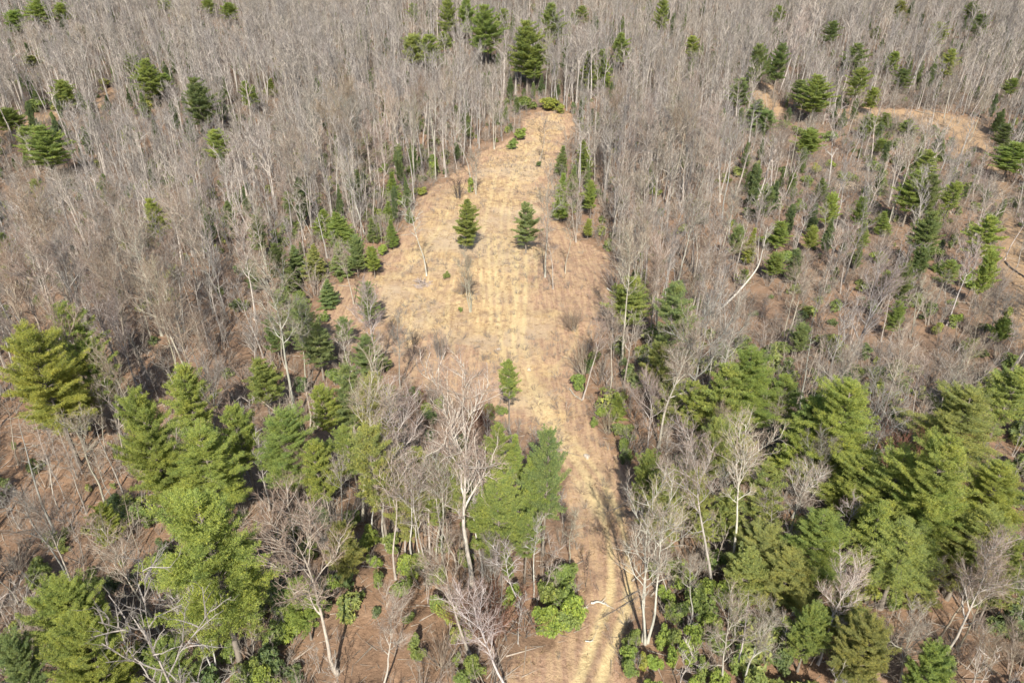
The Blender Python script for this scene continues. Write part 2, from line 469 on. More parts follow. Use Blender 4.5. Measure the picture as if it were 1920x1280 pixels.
# ------------------------------------------------------------------ bare trees
BARE_H = 18.0
def bare_tree(seed, crown_from=.5, spread=.20, limbs=11, r0=.19, fork=0, twigs=1.0, wob=.05, stems=1, elev=(55, 28), detail=1.0, thick=1.0, dead=False, sub=1.0):
    """meshes of one leafless tree 18 m tall: list of stem meshes (trunk with its limbs), and the crown's twigs"""
    rng = np.random.default_rng(seed)
    Ht = BARE_H
    stem_accs, tw = [], Acc()
    A2, B2, R2 = [], [], []
    for s in range(stems):
        acc = Acc()
        az0 = rng.uniform(0, 6.28)
        lean = np.array([math.cos(az0), math.sin(az0), 0]) * (0.10 if stems > 1 else 0.02)
        hs = Ht * (1.0 if s == 0 else rng.uniform(.78, .97))
        base = np.array([math.cos(az0), math.sin(az0), 0]) * (0.22 if stems > 1 else 0.0)
        n = 12
        P = wander(base, np.array([0, 0, 1]) + lean, hs, n, rng, wob, .10)
        P = base + (P - base) * (hs / max(P[-1][2], 1))
        tt = np.linspace(0, 1, n + 1)
        rr = r0 * (1.0 if stems == 1 else .75) * ((1 - tt) ** .85 * .93 + .05) * (1 + .5 * np.exp(-tt * 28))
        acc.tube(P, rr * (thick ** .5), 7 if detail >= 1 else 5)
        nl = max(3, int(limbs / (stems ** .5)))
        for i in range(nl):
            u = (i + rng.uniform(0, .8)) / nl
            t = crown_from + (0.97 - crown_from) * u ** .9
            p, d = along(P, t)
            az = az0 + i * 2.4 + rng.uniform(-.5, .5)
            e = math.radians(elev[0] + (elev[1] - elev[0]) * u + rng.uniform(-8, 8))
            out = np.array([math.cos(az) * math.sin(e), math.sin(az) * math.sin(e), math.cos(e)])
            prof = math.sin(math.pi * min(1, .25 + .75 * (1 - u)) ** .8) * .6 + .45
            L = Ht * spread * prof * rng.uniform(.8, 1.3) * (1.35 if i < fork else 1)
            if dead: L *= rng.uniform(.25, .8)
            Q = wander(p, out, L, 6, rng, .16 if not dead else .1, .10 if not dead else -.02)
            r_here = float(np.interp(t, tt, rr))
            rl = min(r_here * .7, .018 * L + .02) * (1.35 if i < fork else 1)
            acc.tube(Q, (np.linspace(rl, .018, 7)) * (thick ** .5), 5 if detail >= 1 else 3)
            if dead:
                continue
            nb = max(3, int((3.0 + L * 1.5) * sub))
            for j in range(nb):
                v = .22 + .78 * (j + rng.uniform(0, .9)) / nb
                p2, d2 = along(Q, min(v, .999))
                dd = unit(d2 * .85 + perp(d2, rng) * .75 + np.array([0, 0, .30]))
                L2 = L * (.50 - .26 * v) * rng.uniform(.7, 1.4) + .35
                Q2 = wander(p2, dd, L2, 3, rng, .20, .10)
                acc.tube(Q2, np.linspace(.034, .012, 4) * thick, 3)
                nt = max(2, int(L2 * 4.4 * twigs * detail))
                for k in range(nt):
                    w = .15 + .85 * (k + rng.uniform(0, .9)) / nt
                    p3, d3 = along(Q2, min(w, .999))
                    d4 = unit(d3 * .8 + perp(d3, rng) * .8 + np.array([0, 0, .30]))
                    L3 = rng.uniform(.45, 1.15)
                    A2.append(p3); B2.append(p3 + d4 * L3); R2.append(.017 * thick)
                    for q in range(int(2 * detail + .5)):
                        pm = p3 + d4 * L3 * rng.uniform(.2, .8)
                        d5 = unit(d4 * .8 + perp(d4, rng) * .8 + np.array([0, 0, .2]))
                        A2.append(pm); B2.append(pm + d5 * rng.uniform(.3, .75)); R2.append(.012 * thick)
        # fine shoots up the leader
        for k in range(int(40 * twigs * detail) if not dead else 14):
            t = rng.uniform(crown_from * (.9 if not dead else .6), .99)
            p, d = along(P, t)
            d4 = unit(d * .4 + perp(d, rng) * .9)
            A2.append(p); B2.append(p + d4 * rng.uniform(.4, 1.3)); R2.append(.016 * thick)
        stem_accs.append(acc)
    tw.cones(np.array(A2), np.array(B2), np.array(R2))
    return stem_accs, tw

def bush(seed, h=2.2, n=16, detail=1.0, r=.02, spread=.5):
    """leafless many-stemmed brush"""
    rng = np.random.default_rng(seed)
    st, tw = Acc(), Acc(); A, B, R = [], [], []
    for i in range(n):
        az = rng.uniform(0, 6.28); e = rng.uniform(.05, spread)
        d = np.array([math.cos(az) * math.sin(e), math.sin(az) * math.sin(e), math.cos(e)])
        P = wander(np.array([math.cos(az), math.sin(az), 0]) * rng.uniform(.02, .14) * h, d, h * rng.uniform(.65, 1.05), 4, rng, .10, .05)
        st.tube(P, np.linspace(r * 1.5, r * .4, 5), 3)
        for k in range(int(20 * detail)):
            p, d2 = along(P, rng.uniform(.25, .99))
            d3 = unit(d2 * .9 + perp(d2, rng) * .7 + np.array([0, 0, .25]))
            L = rng.uniform(.1, .28) * h
            A.append(p); B.append(p + d3 * L); R.append(r * .42)
            for q in range(2):
                pm = p + d3 * L * rng.uniform(.3, .8)
                A.append(pm); B.append(pm + unit(d3 + perp(d3, rng) * .8) * L * rng.uniform(.3, .6)); R.append(r * .3)
    tw.cones(np.array(A), np.array(B), np.array(R))
    return st, tw

# ------------------------------------------------------------------ evergreens
PINE_H = 16.0
def pine(seed, frac=.4, R=3.2, form='pine', detail=1.0, tuft=.30, fine=1.0, gap=.08):
    """trunk and crown meshes of one conifer 16 m tall; crown from frac*H up, radius R"""
    rng = np.random.default_rng(seed)
    Ht = PINE_H
    tr, cr = Acc(), Acc()
    P = wander((0, 0, 0), (0, 0, 1), Ht, 10, rng, .02, .08)
    P = P * (Ht / P[-1][2])
    tt = np.linspace(0, 1, 11)
    tr.tube(P, .20 * (1 - tt) ** .9 + .02 + .08 * np.exp(-tt * 25), 7)
    z0 = frac * Ht
    TP, TD = [], []
    step = (.50 if form == 'pine' else .46) / fine ** .7
    nz = int((Ht - z0) / step)
    lop = rng.uniform(0, 6.28)
    for i in range(nz + 1):
        u = i / nz
        z = z0 + (Ht - .25 - z0) * u
        if form == 'young':
            prof = (1 - u ** 1.25) ** .95 * (1 if u > .10 else .8) + .05
        elif form == 'round':
            prof = math.sqrt(max(0, 1 - (u * 1.02 - .35) ** 2 / .46)) * .95 + .08
        else:
            prof = (1 - u ** 2.1) ** .72 * (.62 + .38 * min(1, u / .22)) + .06
        nb = int(rng.integers(5, 8))
        a0 = rng.uniform(0, 6.28)
        for b in range(nb):
            if form != 'young' and rng.random() < gap: continue
            az = a0 + b * 6.283 / nb + rng.uniform(-.3, .3)
            L = max(.25, R * prof * rng.uniform(.55, 1.22) * (1 + .18 * math.cos(az - lop)) * (1 + .12 * math.sin(z * 2.1 + lop)))
            e0 = {'pine': .26, 'young': .22, 'round': .5}[form] + .5 * u + rng.uniform(-.26, .26)
            d = np.array([math.cos(az) * math.cos(e0), math.sin(az) * math.cos(e0), math.sin(e0)])
            p, _ = along(P, min(max(.01, (z + rng.uniform(-.45, .45)) / Ht), .995))
            Q = wander(p, d, L, 4, rng, .10, .05 if form != 'young' else .02)
            tr.tube(Q, np.linspace(.018 + .008 * L, .012, 5), 3)
            side = unit(np.cross(d, (0, 0, 1)))
            ns = max(3, int(L * 5.2 * fine))
            for s in range(ns):
                v = .22 + .78 * (s + rng.uniform(0, .8)) / ns if L > .8 else rng.uniform(.1, 1)
                ps, ds = along(Q, min(v, .999))
                sg = 1 if s % 2 else -1
                ls = (.36 + .24 * L * (1 - v)) * rng.uniform(.7, 1.3)
                d2 = unit(ds * .8 + side * sg * rng.uniform(.3, 1.0) + np.array([0, 0, rng.uniform(.0, .5)]))
                nt = max(2, int(ls * 5.0 * detail * fine ** .5))
                for k in range(nt):
                    TP.append(ps + d2 * ls * (k + rng.uniform(.2, 1)) / nt); TD.append(d2)
    q = max(2, int(11 * detail))
    TP = np.repeat(np.array(TP), q, 0); TD = np.repeat(np.array(TD), q, 0)
    n = len(TP)
    D = TD * .6 + rng.normal(size=(n, 3)) * .62 + np.array([0, 0, .35])
    Ls = tuft / fine * rng.uniform(.6, 1.2, n)
    TP = TP + rng.normal(size=(n, 3)) * .05
    cr.leaves(TP, D, Ls, Ls * .20 / detail, rng.normal(size=(n, 3)))
    return tr, cr

def shrub(seed, lobes=7, leaf=.22, n=2600, flat=.8):
    """broad-leaved evergreen shrub, 1 m half-width x 1 m half-height nominal (2 m tall, 2 m wide)"""
    rng = np.random.default_rng(seed)
    st, cr = Acc(), Acc()
    cs, rs = [], []
    for i in range(lobes):
        a = rng.uniform(0, 6.28); q = rng.uniform(.1, .78)
        z = rng.uniform(.35, 1.6)
        q *= math.sqrt(max(.15, 1 - ((z - .9) / 1.0) ** 2))
        cs.append(np.array([math.cos(a) * q, math.sin(a) * q, z])); rs.append(rng.uniform(.32, .52) * (7 / lobes) ** .33 * rng.uniform(.75, 1.15))
    for c in cs:
        Q = np.array([[c[0] * .15, c[1] * .15, 0], [c[0] * .5, c[1] * .5, c[2] * .5], c])
        st.tube(Q + rng.normal(size=Q.shape) * np.array([[0], [.05], [0]]), [.035, .028, .015], 4)
    C, D, N, L = [], [], [], []
    per = n // lobes
    for c, r in zip(cs, rs):
        # sprays: small whorls of leaves on the lobe's skin
        nw = per // 7
        for w in range(nw):
            d = unit(rng.normal(size=3) + np.array([0, 0, .25]))
            rad = r * (1.0 if rng.random() < .75 else rng.uniform(.5, 1)) * rng.uniform(.86, 1.14)
            p = c + d * rad * np.array([1, 1, flat])
            if p[2] < .05: p[2] = .05 + rng.uniform(0, .1)
            ax = unit(d * .8 + np.array([0, 0, .6]) + rng.normal(size=3) * .3)
            u = perp(ax, rng); v = np.cross(ax, u)
            for k in range(7):
                a = k * .9 + rng.uniform(-.3, .3)
                C.append(p); D.append(u * math.cos(a) + v * math.sin(a) + ax * rng.uniform(-.05, .6)); N.append(ax); L.append(leaf * rng.uniform(.6, 1.15))
    C, D, N, L = map(np.array, (C, D, N, L))
    cr.leaves(C, D, L, L * .42, N)
    return st, cr

def grass_tuft(seed, n=16, h=.45):
    rng = np.random.default_rng(seed)
    a = Acc(); az = rng.uniform(0, 6.28, n); e = rng.uniform(.15, 1.25, n)
    A = np.stack([np.cos(az), np.sin(az), 0 * az], 1) * rng.uniform(0, .22, n)[:, None]
    D = np.stack([np.cos(az) * np.sin(e), np.sin(az) * np.sin(e), np.cos(e)], 1)
    a.leaves(A, D, h * rng.uniform(.5, 1.2, n), .035, np.array([[0, 0, 1.0]]) + rng.normal(size=(n, 3)) * .2)
    return a

# ------------------------------------------------------------------ object helpers
def link(o):
    COL.objects.link(o); return o

def mesh_obj(name, me, parent=None, color=None):
    o = bpy.data.objects.new(name, me)
    if color is not None: o.color = (*color, 1)
    if parent is not None: o.parent = parent
    return link(o)

def tag(o, label=None, cat=None, group=None, kind=None):
    if label: o['label'] = label
    if cat: o['category'] = cat
    if group: o['group'] = group
    if kind: o['kind'] = kind
    return o

def scatter(name, protos, pts, rotz, scl, tilt, label, cat, seed=0):
    """ONE mass of uncountable things: a point cloud that draws the given meshes through geometry nodes"""
    me = bpy.data.meshes.new(name)
    me.vertices.add(len(pts)); me.vertices.foreach_set('co', np.asarray(pts, np.float32).ravel())
    rot = np.zeros((len(pts), 3), np.float32); rot[:, 2] = rotz; rot[:, 0] = tilt[:, 0]; rot[:, 1] = tilt[:, 1]
    a = me.attributes.new('rot', 'FLOAT_VECTOR', 'POINT'); a.data.foreach_set('vector', rot.ravel())
    a = me.attributes.new('scl', 'FLOAT_VECTOR', 'POINT'); a.data.foreach_set('vector', np.asarray(scl, np.float32).ravel())
    idx = np.random.default_rng(seed).integers(0, len(protos), len(pts)).astype(np.int32)
    a = me.attributes.new('pick', 'INT', 'POINT'); a.data.foreach_set('value', idx)
    ob = link(bpy.data.objects.new(name, me))
    g = bpy.data.node_groups.new(name + '_nodes', 'GeometryNodeTree')
    g.interface.new_socket('Geometry', in_out='INPUT', socket_type='NodeSocketGeometry')
    g.interface.new_socket('Geometry', in_out='OUTPUT', socket_type='NodeSocketGeometry')
    gi, go = g.nodes.new('NodeGroupInput'), g.nodes.new('NodeGroupOutput')
    gti = g.nodes.new('GeometryNodeGeometryToInstance')
    for p in protos:
        oi = g.nodes.new('GeometryNodeObjectInfo'); oi.inputs['Object'].default_value = p
        oi.inputs['As Instance'].default_value = False
        g.links.new(oi.outputs['Geometry'], gti.inputs[0])
    iop = g.nodes.new('GeometryNodeInstanceOnPoints')
    iop.inputs['Pick Instance'].default_value = True
    def na(n, t):
        x = g.nodes.new('GeometryNodeInputNamedAttribute'); x.data_type = t; x.inputs['Name'].default_value = n
        return [s for s in x.outputs if s.enabled and s.name == 'Attribute'][0]
    g.links.new(gi.outputs[0], iop.inputs['Points'])
    g.links.new(gti.outputs[0], iop.inputs['Instance'])
    g.links.new(na('pick', 'INT'), iop.inputs['Instance Index'])
    e2r = g.nodes.new('FunctionNodeEulerToRotation')
    g.links.new(na('rot', 'FLOAT_VECTOR'), e2r.inputs[0])
    g.links.new(e2r.outputs[0], iop.inputs['Rotation'])
    g.links.new(na('scl', 'FLOAT_VECTOR'), iop.inputs['Scale'])
    g.links.new(iop.outputs[0], go.inputs[0])
    m = ob.modifiers.new('fill', 'NODES'); m.node_group = g
    tag(ob, label, cat, kind='stuff')
    return ob

def proto_obj(name, accs, mats):
    """one mesh (several materials) kept outside the scene, only for scatter()"""
    big = Acc(); mi = []
    for a, k in zip(accs, range(len(accs))):
        big.add(np.concatenate(a.v), np.concatenate(a.f)); mi.append(np.full(sum(len(x) for x in a.f), k))
    me = big.mesh(name, mats[0])
    for m in mats[1:]: me.materials.append(m)
    me.polygons.foreach_set('material_index', np.concatenate(mi).astype(np.int32))
    return bpy.data.objects.new(name, me)

# ------------------------------------------------------------------ the ground
def axis(stops):
    out = [stops[0][0]]
    for (a, s0), (b, s1) in zip(stops[:-1], stops[1:]):
        while out[-1] < b - 1e-6:
            f = (out[-1] - a) / (b - a)
            out.append(min(b, out[-1] + s0 + (s1 - s0) * f))
    return np.array(out)

xs = axis([(-2500, 250), (-400, 20), (-160, 4), (-45, .8), (-32, .3), (38, .3), (48, .8), (160, 4), (400, 20), (2500, 250)])
ys = axis([(-1500, 250), (-40, 8), (25, .8), (40, .55), (150, .6), (300, 1.1), (480, 5), (700, 15), (4000, 300)])
GX, GY = np.meshgrid(xs, ys)
GP = np.stack([GX.ravel(), GY.ravel()], 1)
near = (np.abs(GP[:, 0]) < 320) & (GP[:, 1] > 20) & (GP[:, 1] < 420)
clear_m, straw_m, rut_m, dirt_m, sd_m = (np.zeros(len(GP)) for _ in range(5))
sd_m[:] = 1e3
res = masks(GP[near])
for arr, r in zip((clear_m, straw_m, rut_m, dirt_m, sd_m), res):
    arr[near] = r
GZ = terrain(GP[:, 0], GP[:, 1]) - 0.17 * np.clip(rut_m, 0, 1)
GZ = GZ + near * 0.07 * RNG.normal(size=len(GP)) * (1 - .55 * clear_m)
me = bpy.data.meshes.new('ground')
nx, ny = len(xs), len(ys)
ii = (np.arange(ny - 1)[:, None] * nx + np.arange(nx - 1)[None]).ravel()
F = np.stack([ii, ii + 1, ii + nx + 1, ii + nx], 1)
me.vertices.add(len(GP)); me.vertices.foreach_set('co', np.column_stack([GP, GZ]).astype(np.float32).ravel())
me.loops.add(len(F) * 4); me.loops.foreach_set('vertex_index', F.astype(np.int32).ravel())
me.polygons.add(len(F)); me.polygons.foreach_set('loop_start', np.arange(0, len(F) * 4, 4, dtype=np.int32))
me.polygons.foreach_set('loop_total', np.full(len(F), 4, np.int32)); me.polygons.foreach_set('use_smooth', np.ones(len(F), bool))
for nme, arr in (('clearing', clear_m), ('straw', straw_m), ('rut', rut_m), ('dirt', dirt_m)):
    a = me.attributes.new(nme, 'FLOAT', 'POINT'); a.data.foreach_set('value', arr.astype(np.float32))
me.materials.append(M_GROUND); me.update(calc_edges=True)
tag(mesh_obj('ground', me), 'leaf covered forest floor with a tan mown clearing and a rutted track', 'ground', kind='structure')

# ------------------------------------------------------------------ prototypes
# (stem meshes, crown mesh, words)
BARE = {}
def bare(key, words, **kw):
    st, tw = bare_tree(**kw)
    BARE[key] = ([a.mesh(key + '_trunk', M_BARK, True) for a in st], tw.mesh(key + '_crown', M_TWIG), words, kw.get('stems', 1))
bare('a0', 'tall straight bare hardwood, narrow crown', seed=11, crown_from=.50, spread=.25, limbs=12)
bare('a1', 'tall bare hardwood, high vase crown', seed=12, crown_from=.58, spread=.25, limbs=11, elev=(42, 24))
bare('a2', 'bare hardwood with a forked leader', seed=13, crown_from=.45, spread=.26, limbs=10, fork=2, elev=(38, 26))
bare('a3', 'bare hardwood with a long clear trunk', seed=14, crown_from=.64, spread=.26, limbs=10)
bare('a4', 'bare hardwood branching low', seed=15, crown_from=.34, spread=.26, limbs=14, elev=(52, 24))
bare('b0', 'broad crowned bare oak', seed=21, crown_from=.45, spread=.25, limbs=13, fork=3, r0=.21, wob=.05, elev=(48, 24), sub=1.4)
bare('b1', 'wide spreading bare oak with crooked limbs', seed=22, crown_from=.46, spread=.25, limbs=12, fork=4, r0=.20, wob=.07, elev=(52, 28), sub=1.4)
bare('b2', 'vase shaped bare tree with fanning limbs', seed=23, crown_from=.30, spread=.28, limbs=13, fork=8, r0=.22, elev=(40, 18))
bare('c0', 'slim bare pole tree', seed=31, crown_from=.55, spread=.14, limbs=10, r0=.12, twigs=.8)
bare('c1', 'thin crooked bare pole tree', seed=32, crown_from=.48, spread=.15, limbs=9, r0=.11, wob=.09, twigs=.8)
bare('c2', 'slender bare sapling with short side twigs', seed=33, crown_from=.40, spread=.16, limbs=12, r0=.11)
bare('d0', 'bare tree with two stems from one base', seed=41, crown_from=.45, spread=.22, limbs=12, stems=2)
bare('d1', 'bare tree with three stems from one base', seed=42, crown_from=.42, spread=.21, limbs=15, stems=3, r0=.2)
bare('e0', 'dead standing trunk with short broken limbs', seed=51, crown_from=.35, spread=.10, limbs=16, r0=.19, dead=True, elev=(85, 75))
bare('e1', 'bare dead trunk with stubby side branches', seed=52, crown_from=.5, spread=.15, limbs=12, r0=.17, dead=True, elev=(80, 60), wob=.03)
for k, sd_, kw in (('f0', 61, dict(h=4, n=18)), ('f1', 62, dict(h=4, n=12, spread=.35)), ('f2', 63, dict(h=4, n=26, spread=.75, detail=1.3))):
    st, tw = bush(sd_, r=.026, **kw)
    BARE[k] = ([st.mesh(k + '_stems', M_BARK)], tw.mesh(k + '_crown', M_TWIG), 'leafless many-stemmed bush', 1)

PINE = {}
def add_pine(key, words, **kw):
    tr, cr = pine(**kw)
    PINE[key] = (tr.mesh(key + '_trunk', M_PINEBARK, True), cr.mesh(key + '_crown', M_NEEDLE), words, kw['frac'], kw['R'])
add_pine('P0', 'tall pine with a deep shaggy crown', seed=101, frac=.36, R=3.4)
add_pine('P1', 'tall pine with a lopsided layered crown', seed=102, frac=.42, R=3.5)
add_pine('P2', 'full crowned pine', seed=103, frac=.30, R=3.6)
for k_, sd_, fr_, ff_, fm_ in (('L0', 141, .30, 1.7, 'pine'), ('L1', 142, .38, 1.7, 'pine'), ('M0', 143, .22, 1.5, 'round')):
    add_pine(k_, 'big full pine', seed=sd_, frac=fr_, R=3.6 if fm_ == 'pine' else 4.2, fine=ff_, form=fm_)
add_pine('T0', 'pine with its crown high on a bare trunk', seed=111, frac=.56, R=3.0)
add_pine('T1', 'tall pine with a small high crown', seed=112, frac=.60, R=2.6)
add_pine('Y0', 'young cone shaped pine, green to the ground', seed=121, frac=.07, R=3.4, form='young', tuft=.36)
add_pine('Z0', 'ragged young pine', seed=125, frac=.12, R=3.0, tuft=.36)
add_pine('Z1', 'open ragged pine', seed=127, frac=.20, R=4.0, tuft=.34, gap=.38)
add_pine('Y1', 'slim young conifer', seed=122, frac=.10, R=2.6, form='young', tuft=.36)
add_pine('Y2', 'bushy young conifer', seed=123, frac=.06, R=4.0, form='young', tuft=.40)
add_pine('R0', 'round topped evergreen', seed=131, frac=.22, R=4.2, form='round')
add_pine('R1', 'loose rounded evergreen', seed=132, frac=.30, R=4.0, form='round')

SHRUB = {}
for k, sd_, lb, n in (('S0', 201, 13, 5200), ('S1', 202, 17, 6000), ('S2', 203, 10, 4400), ('S3', 204, 20, 6400)):
    st, cr = shrub(sd_, lb, .135, n)
    SHRUB[k] = (st.mesh(k + '_stems', M_PINEBARK), cr.mesh(k + '_crown', M_LEAF))

# ------------------------------------------------------------------ what stands where (photograph pixels; heights follow from them)
def solve(tx, ty, by, frac, hmax=27.0):
    """ground point and height of a thing whose top is seen at (tx,ty) and whose crown ends, at frac of its height, at row by"""
    lo, hi = .4, hmax
    for _ in range(24):
        h = (lo + hi) / 2
        g = at(tx, ty, h)
        _, y, _ = proj(g + np.array([0, 0, frac * h]))
        if y < by: lo = h
        else: hi = h
    h = (lo + hi) / 2
    return at(tx, ty, h), h

G_YEL, G_MID, G_GRN, G_BLU, G_DRK, G_OLV = (.30, .32, .085), (.285, .325, .095), (.24, .29, .09), (.215, .265, .115), (.17, .21, .085), (.285, .30, .11)
